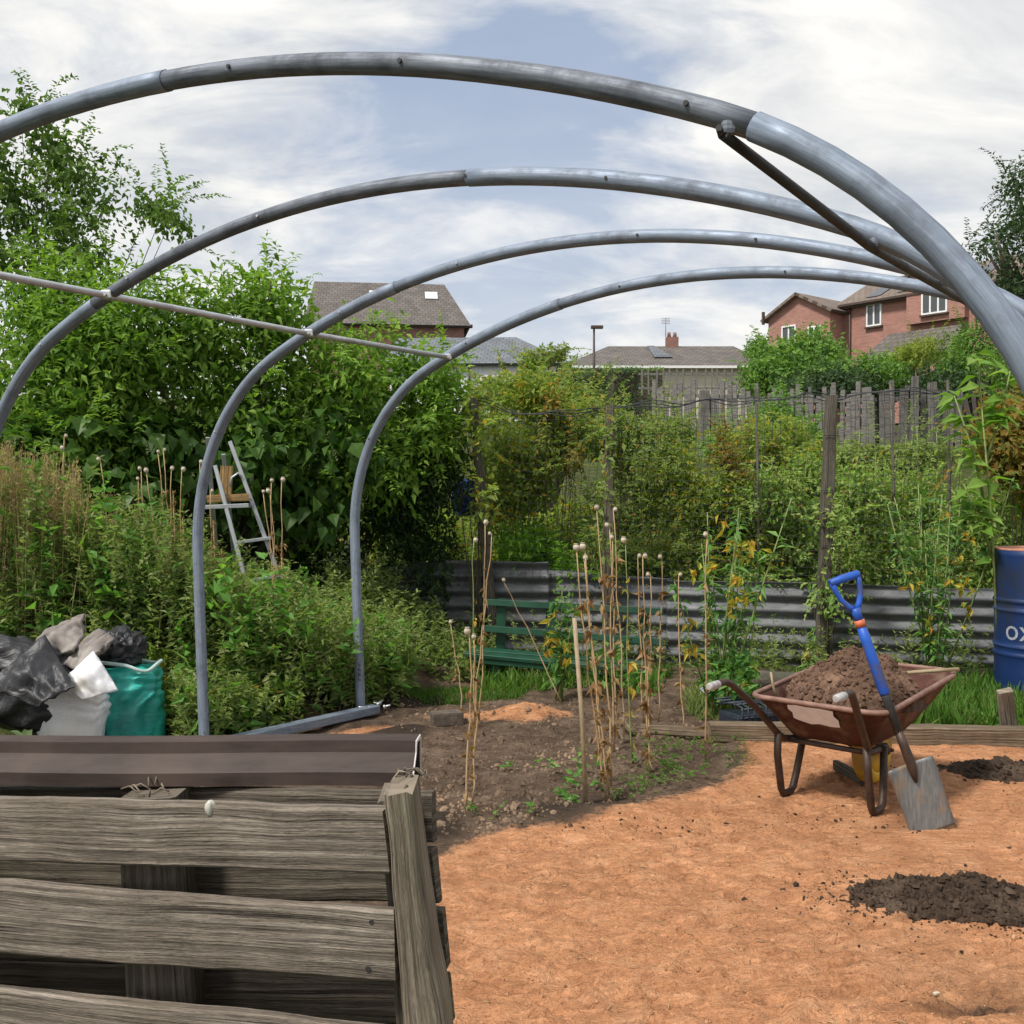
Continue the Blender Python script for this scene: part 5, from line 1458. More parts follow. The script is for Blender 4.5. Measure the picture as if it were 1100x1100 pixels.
def grass(poly, n, hl, hh, seed, mt, label, per=6):
    r = np.random.default_rng(seed); f = rg_px(poly); parts = []
    for k in range(n):
        x, y = f(r); z = gz(x, y) - .01; p = np.array([x, y, z]) + r.normal(size=(per, 3)) * np.array([.02, .02, 0]); L = r.uniform(hl, hh, per)
        d = r.normal(size=(per, 3)) * .38 + np.array([0, 0, 1.]); parts.append(leaf_arrays(p, d, r.normal(size=(per, 3)) * np.array([1, 1, .1]), L, L * 0 + r.uniform(.004, .009, per), .1, .25, False))
    o = link('grass', np_mesh('grass', *join(parts)), None, [mt]); return tag(o, label, 'grass', None, 'stuff')


grass([(850, 735), (1240, 735), (1240, 790), (1000, 786), (870, 780)], 2300, .06, .19, 61, LM['grass'], 'bright grass strip between edging timber and blue drum', 6)
grass([(425, 742), (565, 738), (560, 752), (440, 750)], 420, .02, .06, 62, LM['grass'], 'short bright turf patch in front of the bench')
grass([(740, 735), (850, 735), (850, 775), (740, 772)], 300, .04, .12, 63, LM['weed'], 'sparse grass behind the edging board')
grass([(500, 725), (720, 725), (700, 740), (520, 742)], 260, .06, .16, 64, LM['grass'], 'grass growing under the green bench')
(V, Fc), st = weed_field(290, rg_px([(1020, 738), (430, 718), (420, 705), (1100, 712)]), lambda x, y, r, z: r.uniform(.10, .42), 66, (.05, .35), 16)
o = link('ground_cover', np_mesh('ground_cover', V, Fc), None, [LM['weed']]); tag(o, 'weeds along the foot of the corrugated iron', 'weeds', None, 'stuff')
r = np.random.default_rng(8); pp_ = []; ss = []
f1 = rg_px([(440, 900), (430, 800), (400, 745), (480, 735), (800, 745), (790, 800), (700, 850), (560, 885)])
for k in range(3600):
    x, y = f1(r); pp_.append((x, y, gz(x, y))); ss.append(.0055 * math.exp(r.normal() * .55))
o = link('soil_clods', clod_mesh('soil_clods', np.array(pp_), np.array(ss), r), None, [M['clod']]); tag(o, 'crumbled brown soil clods over the bed', 'soil', None, 'stuff')
pp_ = []; ss = []; f1 = rg_px([(470, 1120), (460, 920), (600, 890), (800, 830), (1100, 805), (1100, 1120)])
for k in range(1500):
    x, y = f1(r); pp_.append((x, y, gz(x, y))); ss.append(.0024 * math.exp(r.normal() * .5))
o = link('sand_lumps', clod_mesh('sand_lumps', np.array(pp_), np.array(ss), r), None, [M['clod_sand']]); tag(o, 'small crumbs and pebbles scattered over the orange sand', 'sand', None, 'stuff')
g = Geo(); q_ = on(1006, 1030 + 40, .01); g.box(q_, (.018, .012, .008), [[.9, .4, 0], [-.4, .9, 0], [0, 0, 1]]); tag(g.build('pebble', M['pod'], None, .003), 'pale flat stone on the sand at lower right', 'stone')

pp_ = []; ss = []
for (px, py, rx, ry, n_) in ((1030, 965, .62, .34, 420), (1068, 828, .45, .25, 160), (940, 880, .35, .2, 90), (640, 888, .9, .10, 260)):
    c_ = on(px, py)
    for k in range(n_):
        x, y = c_[0] + r.normal() * rx * .6, c_[1] + r.normal() * ry * .6; pp_.append((x, y, gz(x, y))); ss.append(.0028 * math.exp(r.normal() * .6))
o = link('soil_crumbs', clod_mesh('soil_crumbs', np.array(pp_), np.array(ss), r), None, [M['soil']]); tag(o, 'dark soil crumbs trodden into the sand around the heaps', 'soil', None, 'stuff')
g = Geo(); f1 = rg_px([(480, 1110), (470, 930), (620, 890), (800, 800), (1100, 805), (1100, 1110)])
for k in range(150):
    x, y = f1(r); z = gz(x, y) + .003; a_ = r.random() * 6.28; L = r.uniform(.012, .05); d = np.array([math.cos(a_), math.sin(a_), 0]) * L
    g.tube([(x, y, z), np.array([x, y, z + .003]) + d * .5 + r.normal(size=3) * .002, np.array([x, y, z]) + d], .0012, 4)
o = g.build('straw_bits', M['stalk']); tag(o, 'short straw and twig bits lying on the sand', 'debris', None, 'stuff')

# ------------------------------------------------------------------ shrubs behind the boundary fence
FH = [
    ('leafy_bush', 'yellow green bush behind the corrugated sheet right of the leaning post', [(560, 490, 45, 60, 9.3), (600, 470, 40, 50, 9.4), (570, 430, 35, 30, 9.5), (540, 540, 40, 40, 9.3)], 5200, .05, .5, 'yg'),
    ('creeper', 'leafy creeper wound round the leaning post', [(514, 470, 12, 34, 8.5), (522, 540, 13, 36, 8.5), (505, 440, 18, 12, 8.6)], 150, .055, .6, 'yg'),
    ('creeper', 'dark leafy creeper climbing the netted post', [(655, 520, 16, 50, 8.32), (648, 580, 20, 30, 8.35), (664, 455, 20, 16, 8.4)], 170, .055, .6, 'olive'),
    ('creeper', 'thin creeper on the tall grey post', [(890, 560, 11, 50, 7.95), (884, 640, 10, 30, 7.93)], 170, .05, .6, 'rasp'),
    ('leafy_bush', 'tall olive bush filling the gap right of the netted post', [(690, 500, 34, 40, 9.6), (720, 470, 30, 26, 9.8), (655, 470, 26, 30, 9.7)], 2600, .05, .5, 'olive'),
    ('leafy_bush', 'tall loose green growth rising behind the middle stake', [(800, 490, 32, 36, 9.7), (840, 478, 30, 28, 9.8), (865, 500, 26, 26, 9.6)], 2400, .055, .45, 'yg'),
    ('leafy_bush', 'lime green low bush just above the corrugated sheet at bench', [(570, 590, 42, 32, 9.05), (600, 610, 30, 26, 9.0)], 1500, .06, .4, 'bright'),
    ('leafy_bush', 'olive bush wrapped around the netted dark post', [(660, 576, 60, 70, 9.2), (690, 496, 45, 45, 9.3), (640, 626, 55, 45, 9.0), (700, 616, 45, 50, 9.1)], 6500, .045, .45, 'olive'),
    ('leafy_bush', 'green and gold bush between the netted post and tall grey post', [(750, 546, 50, 45, 9.2), (720, 516, 35, 40, 9.3), (740, 616, 50, 45, 9.1), (790, 586, 45, 55, 9.1)], 6000, .048, .5, 'yg'),
    ('raspberry_canes', 'dense raspberry canes left of the tall grey post', [(830, 541, 50, 42, 9.0), (850, 596, 50, 42, 9.0), (800, 626, 45, 35, 8.9), (870, 516, 30, 30, 9.1)], 5600, .05, .45, 'rasp'),
    ('raspberry_canes', 'dense dull green raspberry canes behind the spade', [(930, 546, 55, 45, 8.9), (960, 606, 55, 45, 8.8), (910, 616, 40, 40, 8.8), (990, 531, 40, 30, 9.0)], 7000, .045, .45, 'rasp'),
    ('raspberry_canes', 'dense green raspberry canes above the blue drum', [(1050, 576, 50, 55, 8.7), (1100, 596, 50, 55, 8.6), (1030, 626, 40, 35, 8.6), (1120, 536, 40, 40, 8.7), (1010, 561, 40, 40, 8.8)], 7000, .045, .45, 'rasp'),
    ('turning_shrub', 'shrub with orange brown leaves at the right edge', [(1085, 460, 32, 38, 8.2), (1100, 510, 40, 40, 8.3), (1065, 490, 20, 26, 8.2)], 1900, .06, .55, 'orange'),
    ('turning_shrub', 'small orange leaved shrub behind the tall yellowing plant', [(775, 487, 15, 18, 9.0), (790, 505, 14, 14, 9.0)], 420, .05, .5, 'orange'),
    ('turning_shrub', 'orange tinted twig cluster above the yellow green bush', [(592, 432, 16, 18, 9.2), (612, 490, 10, 22, 9.1)], 330, .05, .5, 'orange'),
]
for k, (nm, lb, sp, n, ln, wr, mk) in enumerate(FH):
    shrub(nm, lb, 'bush', pblobs(sp, .3, 20 + k, 4), int(n * 2.0), ln * 1.08, wr, LM[mk], seed=100 + k, r0=.006, m=12, sprays=max(14, n // 60), clump=.30, shell=.85, droop=.3)
shrub('background_thicket', 'shaded green thicket filling the plot behind the netting', 'thicket', pblobs([(px_, 572 + 12 * (k_ % 3), 52, 56, 10.2 + .2 * (k_ % 2)) for k_, px_ in enumerate(range(420, 1130, 58))], .3, 91, 3), 15000, .075, .5, LM['yg'], seed=140, r0=.008, m=20, clump=.25, shell=.9)
for k in range(15):                                            # upright shoots breaking the top of the canes
    px = 820 + k * 19 + R.uniform(-6, 6); Yd = R.uniform(8.6, 9.2); tp = R.uniform(455, 490)
    b0 = P(px, 560, Yd); e = P(px + R.uniform(-7, 7), tp, Yd); k_ = 26; t = R.uniform(.1, 1, k_)
    o = empty('cane_shoot', b0, 0, 'upright leafy shoot standing out of the raspberry canes', 'shoot', 'shoots above the raspberry canes')
    v = e - b0; g = Geo(); g.tube([(0, 0, -.3), v * .5, v], .004, 4); g.build('stem', M['stalk_g'], o)
    a_ = R.random(k_) * 6.28; lv = leaf_arrays(v * t[:, None], np.stack([np.cos(a_), np.sin(a_), R.normal(size=k_) * .4], -1), np.array([0, 0, 1.]) + R.normal(size=(k_, 3)) * .4, R.uniform(.05, .09, k_), R.uniform(.02, .04, k_), .1, .3, True)
    link('foliage', np_mesh('foliage', *lv), o, [LM['yg'] if k % 3 else LM['rasp']])
# blue container glimpsed between hedge and leaning post
c = P(500, 535, 9.3); sk = sack('blue_sheet', c, .10, .08, .16, speckle('blue tarp', (.02, .06, .30), (.05, .12, .45), 9, .5, 0, .3, .01), .7, .7, .03, 5, 5, (0, 0, 0), 3); tag(sk, 'bright blue plastic glimpsed through the shrub beside the leaning post', 'plastic')
# sapling with large pale leaves at right
sapb = P(1075, 640, 6.9); sap = empty('sapling', (sapb[0], sapb[1], 0), 0, 'tall young sapling with large pale green leaves near the right hoop', 'sapling')
SO = np.array(sap.location); g = Geo(); parts = []
for (x0, y0, x1, y1) in ((1075, 700, 1050, 385), (1062, 560, 1025, 425), (1058, 500, 1085, 400), (1066, 600, 1035, 520)):
    a, b_ = P(x0, y0, 6.9) - SO, P(x1, y1, 6.85) - SO
    if y0 == 700: a[2] = 0
    g.tube([a, (a + b_) / 2 + (.02, 0, .02), b_], [.011, .008, .004], 7)
    k = 30; t = R.uniform(.35, 1.03, k); aa = R.random(k) * 6.28; L = R.uniform(.10, .19, k)
    parts.append(leaf_arrays(a + (b_ - a) * t[:, None], np.stack([np.cos(aa), np.sin(aa) * .8, R.normal(size=k) * .25 + .05], -1), np.array([0, -.3, 1.]) + R.normal(size=(k, 3)) * .3, L, L * .5, .12, .4, True))
g.build('stem', M['stalk_g'], sap); link('foliage', np_mesh('foliage', *join(parts)), sap, [LM['sap']])

# ------------------------------------------------------------------ farther gardens
FAR = [
    ('garden_bush', 'large mid green bush in front of the brick terrace', [(865, 394, 46, 34, 26), (900, 406, 42, 28, 25), (832, 408, 34, 27, 26), (872, 368, 22, 16, 26.5)], 5200, .13, .55, 'far', .8),
    ('garden_bush', 'green bush right of the large one, below the porch roof', [(935, 408, 32, 20, 24.5), (955, 402, 18, 14, 25)], 1700, .12, .5, 'far', .6),
    ('garden_bush', 'golden green conifer bush beside the dark shed roof', [(1000, 376, 28, 16, 27), (975, 385, 22, 14, 27)], 1700, .10, .45, 'far_yg', .6),
    ('garden_bush', 'dark bush under the golden one behind netting', [(960, 412, 50, 20, 25), (890, 415, 60, 18, 24), (1010, 415, 40, 22, 25)], 3800, .11, .5, 'far_dk', .7),
    ('garden_bush', 'green bush between the terrace and the near hoop', [(1050, 370, 26, 30, 26), (1040, 395, 30, 22, 25), (1080, 400, 30, 40, 24)], 2400, .12, .5, 'far', .7),
    ('garden_bush', 'pale loose bush in the next plot, behind the netted post', [(690, 478, 30, 24, 12.5), (720, 492, 34, 24, 12.5), (655, 462, 20, 20, 12.6)], 1500, .07, .5, 'yg', .3),
    ('garden_bush', 'green bush at mid distance behind the paling fence end', [(835, 452, 26, 26, 16.5), (866, 470, 30, 18, 16), (775, 480, 22, 16, 16.5)], 2000, .09, .5, 'far', .4),
    ('garden_bush', 'leafy vegetable rows behind the tall grey post', [(830, 488, 50, 16, 13), (920, 490, 60, 16, 13), (990, 488, 45, 16, 12.5)], 3000, .075, .5, 'weed', .35),
    ('garden_bush', 'mixed bushes behind the hedge left of the pale house', [(545, 425, 45, 26, 14), (590, 420, 30, 20, 15), (620, 440, 40, 26, 14)], 2600, .085, .5, 'olive', .4),
    ('small_tree', 'small feathery tree in front of the pale house', [(590, 380, 18, 9, 32), (572, 390, 16, 12, 32), (604, 378, 8, 5, 32)], 900, .13, .45, 'olive', .5),
    ('small_tree', 'feathery tree top left of the brick terrace', [(812, 372, 12, 9, 40), (828, 380, 14, 12, 40)], 700, .16, .45, 'far', .5),
]
for k, (nm, lb, sp, n, ln, wr, mk, yj) in enumerate(FAR):
    shrub(nm, lb, 'tree' if nm == 'small_tree' else 'bush', pblobs(sp, yj, 50 + k, 4), int(n * 1.6), ln, wr, LM[mk], seed=200 + k, r0=.05, m=12, sprays=n // 60, slen=(.3, 1.0), clump=.36, shell=.6, stem='trunk' if nm == 'small_tree' else 'stem', leafname='crown' if nm == 'small_tree' else 'foliage')
bt = P(1150, 430, 25)
shrub('dark_tree', 'tall dark tree at the right edge behind the near hoop', 'tree', pblobs([(1110, 260, 48, 55, 25), (1150, 200, 50, 60, 25), (1085, 330, 42, 50, 25), (1130, 350, 60, 60, 25), (1105, 190, 22, 26, 25), (1068, 260, 18, 22, 25), (1170, 300, 60, 80, 25)], .9, 71, 4), 9500, .13, .45, LM['far_dk'], seed=301, sprays=160, slen=(.5, 1.5), r0=.16, m=26, stem='trunk', leafname='crown', base=(bt[0], bt[1], zt(bt[0], bt[1])), clump=.38, shell=.75)


def clipped(label, xa, xb, yt, yb, Yd, dep, seed, mk='far_dk', n=2600, ln=.10):
    a = P(xa, yb, Yd); b_ = P(xb, yb, Yd); zt_ = P(xa, yt, Yd)[2]; z0 = zt(a[0], Yd) - .1; z0 = min(z0, a[2])
    r = np.random.default_rng(seed); u = r.random((n, 3)); f = r.integers(0, 4, n)
    u[f == 0, 2] = 1 - .05 * r.random((f == 0).sum()); u[f > 1, 1] = .06 * r.random((f > 1).sum())
    p = np.stack([a[0] + (b_[0] - a[0]) * u[:, 0], Yd + dep * u[:, 1], z0 + (zt_ - z0) * u[:, 2] + .04 * r.normal(size=n)], -1)
    O = np.array([(a[0] + b_[0]) / 2, Yd + dep / 2, z0]); o = empty('clipped_hedge', O, 0, label, 'hedge')
    L = r.uniform(.6, 1.3, n) * ln; lv = leaf_arrays(p - O, r.normal(size=(n, 3)), r.normal(size=(n, 3)) * .5 + np.array([0, -.5, .8]), L, L * .6, .1, .2, False)
    link('foliage', np_mesh('foliage', *lv), o, [LM[mk]])
    g = Geo(); g.box((0, .08, (zt_ - z0) / 2 - .05), (b_[0] - a[0] - .15, dep - .2, zt_ - z0 - .15)); g.build('inner_twigs', M['twig'], o)
    return o


clipped('dark clipped hedge in front of the bungalow, left block', 578, 655, 399, 424, 36, 1.2, 81)
clipped('dark clipped hedge in front of the bungalow, right block', 658, 690, 396, 422, 37, 1.2, 82, n=1300)
clipped('low green hedge top before the bungalow wall', 600, 715, 393, 402, 42, 1.0, 83, 'far', 1900)

# paling fence behind the plots
def palings(name, label, xa, xb, ya, yb, Yd, st, w_, h, mt, jit=.12, Ydb=None):
    a = P(xa, ya, Yd); b_ = P(xb, yb, Ydb or Yd); O = np.array([(a[0] + b_[0]) / 2, (a[1] + b_[1]) / 2, min(a[2], b_[2])])
    o = empty(name, O, 0, label, 'fence'); n = int(np.linalg.norm(b_ - a) / st); d = unit(b_ - a); g = Geo()
    for k in range(n):
        p = a + (b_ - a) * (k + .5) / n - O; hh = h * (1 + R.uniform(-jit, jit)); tl = R.normal() * .02
        g.box(p + np.array([tl, 0, hh / 2]), (w_, .018, hh), [[d[0], d[1], 0], [-d[1], d[0], 0], [tl, 0, 1]])
    pg = g.build('palings', mt, o); pg['kind'] = 'stuff'
    for f in (.25, .8):
        g = Geo(); g.board(a - O + (0, .03, h * f), b_ - O + (0, .03, h * f), (0, 0, 1), .07, .03, 6); g.build('rail', mt, o)
    return o


palings('paling_fence', 'weathered grey upright paling fence below the bungalow', 700, 800, 468, 474, 20, .102, .09, 1.0, M['paling'], .10, 18.5)
palings('paling_fence', 'grey paling fence behind netting, left of the large sapling', 945, 1030, 482, 486, 17, .09, .08, 1.05, M['paling'], .10)
palings('paling_fence', 'middle run of grey palings behind the vegetable rows', 803, 942, 476, 480, 19.5, .10, .085, 1.0, M['paling'], .14, 17.5)
m_rail = speckle('grey railings', (.12, .115, .10), (.2, .19, .17), 20, .6)
palings('railing_fence', 'pale upright metal railings in front of the bungalow', 686, 812, 424, 424, 34, .22, .05, .85, m_rail, .02)
for k, (px, yt, yb, Yd, wd, lb) in enumerate(((757, 420, 490, 18.4, .16, 'pale broad post at the end of the paling fence'), (766, 428, 490, 18.4, .10, 'second pale post beside the broad post'), (776, 425, 490, 18, .05, 'thin post right of the pale post pair'), (983, 405, 484, 16.8, .10, 'tall grey post of the right paling fence'), (1000, 412, 484, 16.8, .08, 'grey post inside the right paling fence'), (870, 415, 480, 20, .05, 'slim far post between the green bushes'))):
    a, b_ = P(px, yb, Yd), P(px, yt, Yd); g = Geo(); g.board(a, b_, (1, 0, 0), wd, wd * .8, 8, .004); tag(g.build('garden_post', M['paling']), lb, 'post')

# ------------------------------------------------------------------ houses
def tiles(name, c1, c2, rows=14, c3=None):
    m, nt, b, _ = mat(name); uv = N(nt, 'TexCoord').outputs['UV']
    br_ = N(nt, 'TexBrick', Scale=1.0); br_.inputs['Brick Width'].default_value = .30; br_.inputs['Row Height'].default_value = .28; br_.inputs['Mortar Size'].default_value = .018; br_.inputs['Mortar Smooth'].default_value = .3
    br_.inputs['Color1'].default_value = (*c1, 1); br_.inputs['Color2'].default_value = (*c2, 1); br_.inputs['Mortar'].default_value = (c1[0] * .45, c1[1] * .45, c1[2] * .45, 1)
    nt.links.new(uv, br_.inputs['Vector']); c = br_.outputs[0]
    c = mix(nt, .55, c, ramp(nt, noise(nt, uv, .8, 5, .65), [(.3, (.6, .6, .6)), (.7, (1.3, 1.27, 1.22))]), 'MULTIPLY')
    nt.links.new(c, b.inputs['Base Color']); b.inputs['Roughness'].default_value = .8; bump(nt, b, br_.outputs[1], -.6, .03); return m


def bricks(name, c1, c2, mo):
    m, nt, b, _ = mat(name); uv = N(nt, 'TexCoord').outputs['UV']
    br_ = N(nt, 'TexBrick', Scale=1.0); br_.inputs['Brick Width'].default_value = .225; br_.inputs['Row Height'].default_value = .075; br_.inputs['Mortar Size'].default_value = .008
    br_.inputs['Color1'].default_value = (*c1, 1); br_.inputs['Color2'].default_value = (*c2, 1); br_.inputs['Mortar'].default_value = (*mo, 1)
    nt.links.new(uv, br_.inputs['Vector']); c = mix(nt, .5, br_.outputs[0], ramp(nt, noise(nt, uv, 1.3, 4, .6), [(.3, (.7, .7, .7)), (.7, (1.25, 1.22, 1.2))]), 'MULTIPLY')
    nt.links.new(c, b.inputs['Base Color']); b.inputs['Roughness'].default_value = .85; return m


m_brick = bricks('red brick', (.30, .125, .095), (.38, .17, .13), (.30, .24, .21))
m_brick2 = bricks('dark red brick', (.20, .085, .065), (.27, .12, .09), (.22, .17, .15))
m_tile = tiles('brown roof tiles', (.15, .115, .095), (.21, .165, .135)); m_tile2 = tiles('grey brown roof tiles', (.10, .088, .08), (.15, .13, .118)); m_slate = tiles('blue grey slates', (.12, .135, .155), (.16, .175, .20))
m_rend = speckle('cream render', (.46, .42, .33), (.60, .56, .46), 2, .85); m_pale = speckle('pale render', (.52, .54, .56), (.66, .68, .70), 2, .8)
m_white = speckle('white paint', (.68, .68, .68), (.8, .8, .8), 8, .5); m_brown = speckle('dark brown trim', (.045, .028, .022), (.08, .05, .04), 8, .6); m_panel = speckle('dark blue panel', (.02, .025, .035), (.04, .048, .065), 4, .25)
m_glass, nt, b, _ = mat('window glass'); b.inputs['Base Color'].default_value = (.05, .06, .065, 1); b.inputs['Roughness'].default_value = .08; b.inputs['Specular IOR Level'].default_value = .8


def gable_roof(parent, x0, x1, y0, y1, ze, rise, mt, axis='x', ov=.25, hipl=0, hipr=0, name='roof', th=.12):
    """ridge along x (or y); hip lengths in metres"""
    g = Geo()
    if axis == 'x':
        ym = (y0 + y1) / 2; k = rise / (ym - y0)
        A = (x0 - ov, y0 - ov, ze - ov * k); B = (x1 + ov, y0 - ov, ze - ov * k); C = (x1 + ov, y1 + ov, ze - ov * k); D = (x0 - ov, y1 + ov, ze - ov * k)
        E_ = (x0 - ov + hipl, ym, ze + rise); F_ = (x1 + ov - hipr, ym, ze + rise)
        g.poly([A, B, F_, E_]); g.poly([C, D, E_, F_])
        if hipl: g.poly([D, A, E_])
        if hipr: g.poly([B, C, F_])
    else:
        xm = (x0 + x1) / 2; k = rise / (xm - x0)
        A = (x0 - ov, y0 - ov, ze - ov * k); B = (x1 + ov, y0 - ov, ze - ov * k); C = (x1 + ov, y1 + ov, ze - ov * k); D = (x0 - ov, y1 + ov, ze - ov * k)
        E_ = (xm, y0 - ov + hipl, ze + rise); F_ = (xm, y1 + ov, ze + rise)
        g.poly([D, A, E_, F_]); g.poly([B, C, F_, E_])
        if hipl: g.poly([A, B, E_])
    o = g.build(name, mt, parent); s = o.modifiers.new('thickness', 'SOLIDIFY'); s.thickness = th; s.offset = -1
    return o


def walls(parent, x0, x1, y0, y1, z0, z1, mt, gable=None, rise=0, name='wall'):
    g = Geo(); c = [(x0, y0), (x1, y0), (x1, y1), (x0, y1)]
    for i in range(4):
        (a, b_), (c_, d) = c[i], c[(i + 1) % 4]; pts = [(a, b_, z0), (c_, d, z0), (c_, d, z1), (a, b_, z1)]
        if gable == 'y' and i in (0, 2): pts.insert(3, ((a + c_) / 2, b_, z1 + rise))
        if gable == 'x' and i in (1, 3): pts.insert(3, (a, (b_ + d) / 2, z1 + rise))
        g.poly(pts)
    return g.build(name, mt, parent)


def window(parent, x, z, w_, h, n=2, y=0.0, fm=None):
    fm = fm or m_white; g = Geo(); t = .07
    for zz in (z, z + h - t): g.box((x, y - .03, zz + t / 2), (w_, .10, t))
    for k in range(n + 1): g.box((x - w_ / 2 + t / 2 + (w_ - t) * k / n, y - .03, z + h / 2), (t, .09, h - 2 * t - .004))
    f = g.build('window', fm, parent); g = Geo(); g.box((x, y - .012, z + h / 2), (w_ - .06, .03, h - .06)); g.build('pane', m_glass, f)
    g = Geo(); g.box((x, y - .06, z - .04), (w_ + .12, .16, .07)); g.build('sill', m_brown, f)
    return f


# brick terrace on the right
ho = empty('brick_house', (13.13, 50, 4.4), math.atan2(-.784, .627), 'red brick terraced house with stepped brown roofs behind the right hoops', 'house')
ZE = 10.1 - 4.4
walls(ho, 3.2, 16, 0, 6.2, 0, ZE, m_brick, 'x', 1.55); gable_roof(ho, 3.2, 16, 0, 6.2, ZE, 1.55, m_tile, 'x', .3)
walls(ho, 0, 3.4, -1.1, 4.4, 0, ZE - .25, m_brick, 'y', .9); gable_roof(ho, 0, 3.4, -1.1, 5.2, ZE - .25, .9, m_tile, 'y', .28)
gg = Geo(); gg.box((8.0, -.18, ZE - .35), (2.6, .34, 2.1)); gg.build('projecting_bay', m_brick, ho); 
gg = Geo(); gg.poly([(6.7, -.352, ZE + .7), (9.3, -.352, ZE + .7), (8.0, -.352, ZE + 1.35)]); gg.build('bay_gable', m_brick, ho)
gable_roof(ho, 6.7, 9.3, -.35, 1.6, ZE + .7, .65, m_tile2, 'y', .2, name='bay_roof')
window(ho, 8.0, 9.0 - 4.4, 1.15, 1.05, 3, -.35, m_white); window(ho, 4.95, 8.9 - 4.4, .75, 1.0, 2, 0, m_white); window(ho, 10.6, 8.7 - 4.4, 1.1, .95, 2, 0, m_white); window(ho, 1.2, 8.4 - 4.4, .8, .9, 2, -1.1, m_white); window(ho, 2.6, 8.2 - 4.4, .7, .9, 2, -1.1, m_white); window(ho, 12.8, 8.7 - 4.4, 1.0, .8, 2, 0, m_brown)
for x_ in (3.75, 9.9): 
    gg = Geo(); gg.tube([(x_, -.08, 0), (x_, -.08, ZE - .1)], .05, 6); gg.build('downpipe', m_brown, ho)
gg = Geo(); gg.box((9.6, -.33, ZE - .12), (12.6, .12, .10)); gg.build('gutter', m_brown, ho)
gg = Geo(); gg.poly([(5.2, -1.7, 2.75), (9.6, -1.7, 2.75), (9.2, -.36, 4.0), (5.9, -.36, 4.0)]); pr_ = gg.build('porch_roof', m_tile2, ho); s_ = pr_.modifiers.new('thickness', 'SOLIDIFY'); s_.thickness = .12
walls(ho, 5.5, 9.3, -1.4, 0, 0, 2.8, m_brick, name='porch_wall'); window(ho, 6.6, 1.7, .9, .8, 2, -1.4, m_white)
for k in range(4):
    x0 = 4.3 + k * 1.55; kk = 1.55 / 3.1
    if k == 2: continue
    gg = Geo(); a = .35; b2 = 2.7; gg.poly([(x0, a, ZE + a * kk + .05), (x0 + .7, a, ZE + a * kk + .05), (x0 + .7, b2, ZE + b2 * kk + .05), (x0, b2, ZE + b2 * kk + .05)]); pn = gg.build('roof_panel', m_panel, ho); s_ = pn.modifiers.new('thickness', 'SOLIDIFY'); s_.thickness = .05
gg = Geo(); gg.box((-.06, -1.42, ZE - .33), (.1, .12, .6)); gg.build('barge_board', m_brown, ho)
# house behind the terrace, only its roof slope visible
# left distant brick house
hl_ = empty('brick_house', (-6.3, 55, 5.4), .12, 'dark red brick house with large grey brown roof above the left hedge', 'house')
walls(hl_, -4.4, 3.75, 0, 8, 0, 5.25, m_brick2); gable_roof(hl_, -4.4, 3.75, 0, 8, 5.25, 2.8, m_tile2, 'x', .35, .3, 1.2)
window(hl_, 2.6, 3.2, .8, 1.2, 2, 0, m_white)
for x_ in (-1.0, 2.1):
    gg = Geo(); gg.box((x_, 2.6, 5.25 + 2.6 * .7 + .06), (.7, .9, .06), [[1, 0, 0], [0, .82, .57], [0, -.57, .82]]); gg.build('skylight', m_pale, hl_, .01)
gg = Geo(); gg.box((0, -.02, 5.02), (8.4, .3, .16)); gg.build('gutter', m_brown, hl_)
# pale house with slate roof
hp = empty('pale_house', (0, 46, 4.2), -.05, 'pale rendered house with blue grey slate roof behind the far hoop', 'house')
walls(hp, -5.5, 2.35, 0, 6, 0, 3.15, m_pale); gable_roof(hp, -5.5, 2.35, 0, 6, 3.15, 1.5, m_slate, 'x', .3, .2, 2.6)
gg = Geo(); gg.box((-1.7, -.05, 3.0), (8.1, .2, .12)); gg.build('gutter', m_brown, hp)
window(hp, -.9, 1.5, 1.0, 1.0, 2, 0)
gg = Geo(); gg.tube([(-1.9, -.06, 0), (-1.9, -.06, 2.95)], .05, 6); gg.build('downpipe', m_brown, hp)
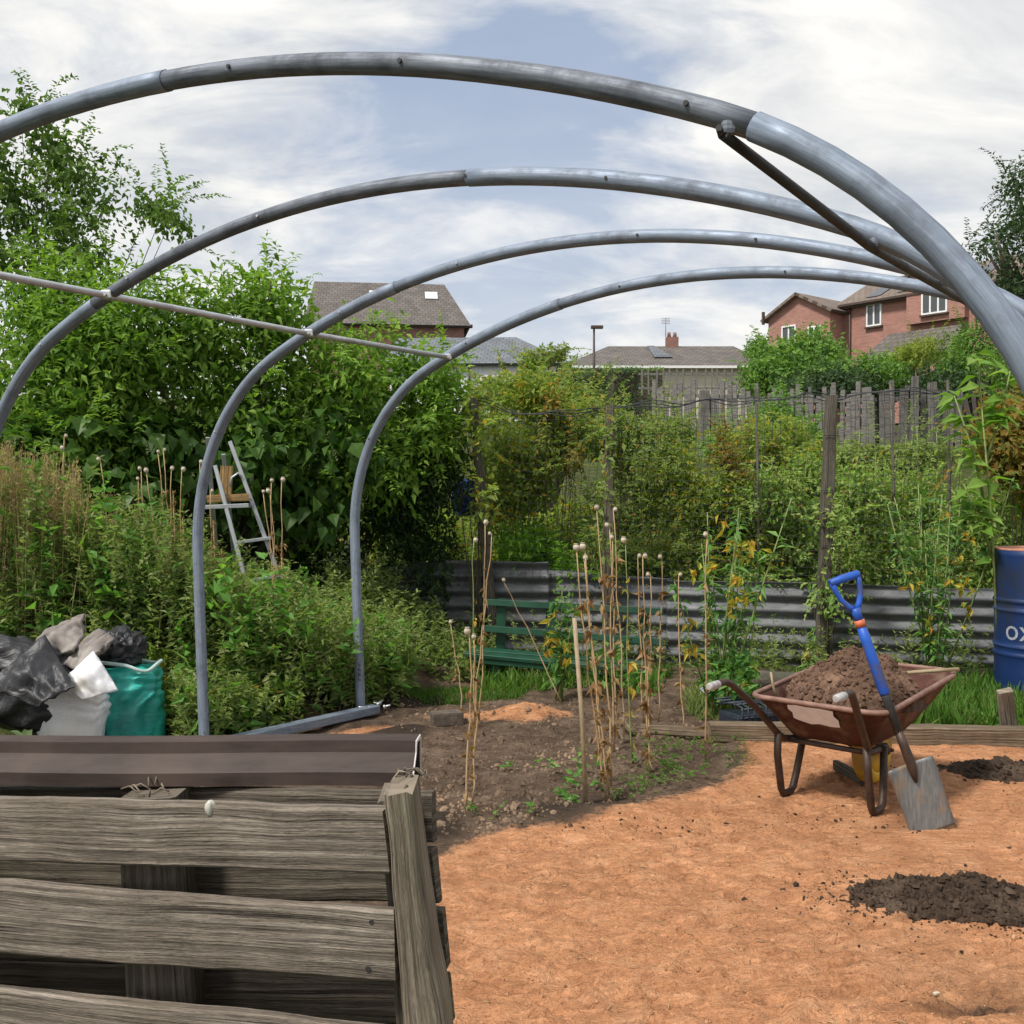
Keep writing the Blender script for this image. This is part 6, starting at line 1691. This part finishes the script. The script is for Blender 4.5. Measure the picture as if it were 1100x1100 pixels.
# bungalow
hb = empty('bungalow', (2.75, 50, 5.0), 0, 'long cream bungalow with brown hipped roof and brick chimney', 'house')
walls(hb, 0, 9.6, 0, 7, 0, 2.72, m_rend); gable_roof(hb, 0, 9.6, 0, 7, 2.72, 1.35, m_tile2, 'x', .35, 2.6, 1.2)
gg = Geo(); gg.box((4.8, -.36, 2.52), (10.3, .12, .12)); gg.build('gutter', m_white, hb)
window(hb, 3.3, 1.2, .9, .9, 2, 0)
gg = Geo(); gg.box((5.55, 3.5, 4.15), (.62, .5, .75)); chm = gg.build('chimney', m_brick2, hb, .02)
for x_ in (5.4, 5.7):
    gg = Geo(); gg.tube([(x_, 3.5, 4.5), (x_, 3.5, 4.78)], [.11, .085], 8); gg.build('chimney_pot', m_brick2, chm)
gg = Geo(); gg.tube([(5.2, 3.3, 4.5), (5.2, 3.3, 5.5)], .018, 5)
for k in range(4): gg.tube([(4.98, 3.3, 5.22 + k * .08), (5.42, 3.3, 5.22 + k * .08)], .012, 4)
gg.build('aerial', m_rail, chm)
gg = Geo(); gg.poly([(4.3, 1.0, 3.16), (5.2, 1.0, 3.16), (4.6, 3.3, 4.05), (4.25, 3.3, 4.05)]); pt_ = gg.build('roof_patch', m_slate, hb); s_ = pt_.modifiers.new('thickness', 'SOLIDIFY'); s_.thickness = .05; s_.offset = 0
# shed with felt roof
sh = P(1022, 430, 30); so = empty('garden_shed', (sh[0], 30, sh[2] - 1.0), -.5, 'dark garden shed with low felt roof behind the right netting', 'shed')
walls(so, -.95, .95, 0, 2, 0, 1.65, speckle('shed boards', (.05, .04, .035), (.09, .075, .06), 5, .8), 'y', .5); gable_roof(so, -.95, .95, 0, 2, 1.65, .5, speckle('roof felt', (.05, .05, .055), (.10, .10, .105), 9, .8), 'y', .12, th=.06)
# street lamp
sl = P(638, 420, 42); la = empty('street_lamp', (sl[0], 42, zt(sl[0], 42)), 0, 'slim grey street lamp standing left of the bungalow roof', 'street lamp')
zz = P(638, 352, 42)[2] - zt(sl[0], 42)
gg = Geo(); gg.tube([(0, 0, 0), (0, 0, zz * .5), (0, 0, zz)], [.08, .06, .04], 8); gg.build('pole', m_brown, la)
gg = Geo(); gg.box((.12, -.02, zz + .02), (.5, .22, .13)); gg.build('lamp_head', m_brown, la, .03)
for ob in list(bpy.data.objects):
    if ob.type == 'EMPTY' and not ob.children: print('childless', ob.name)
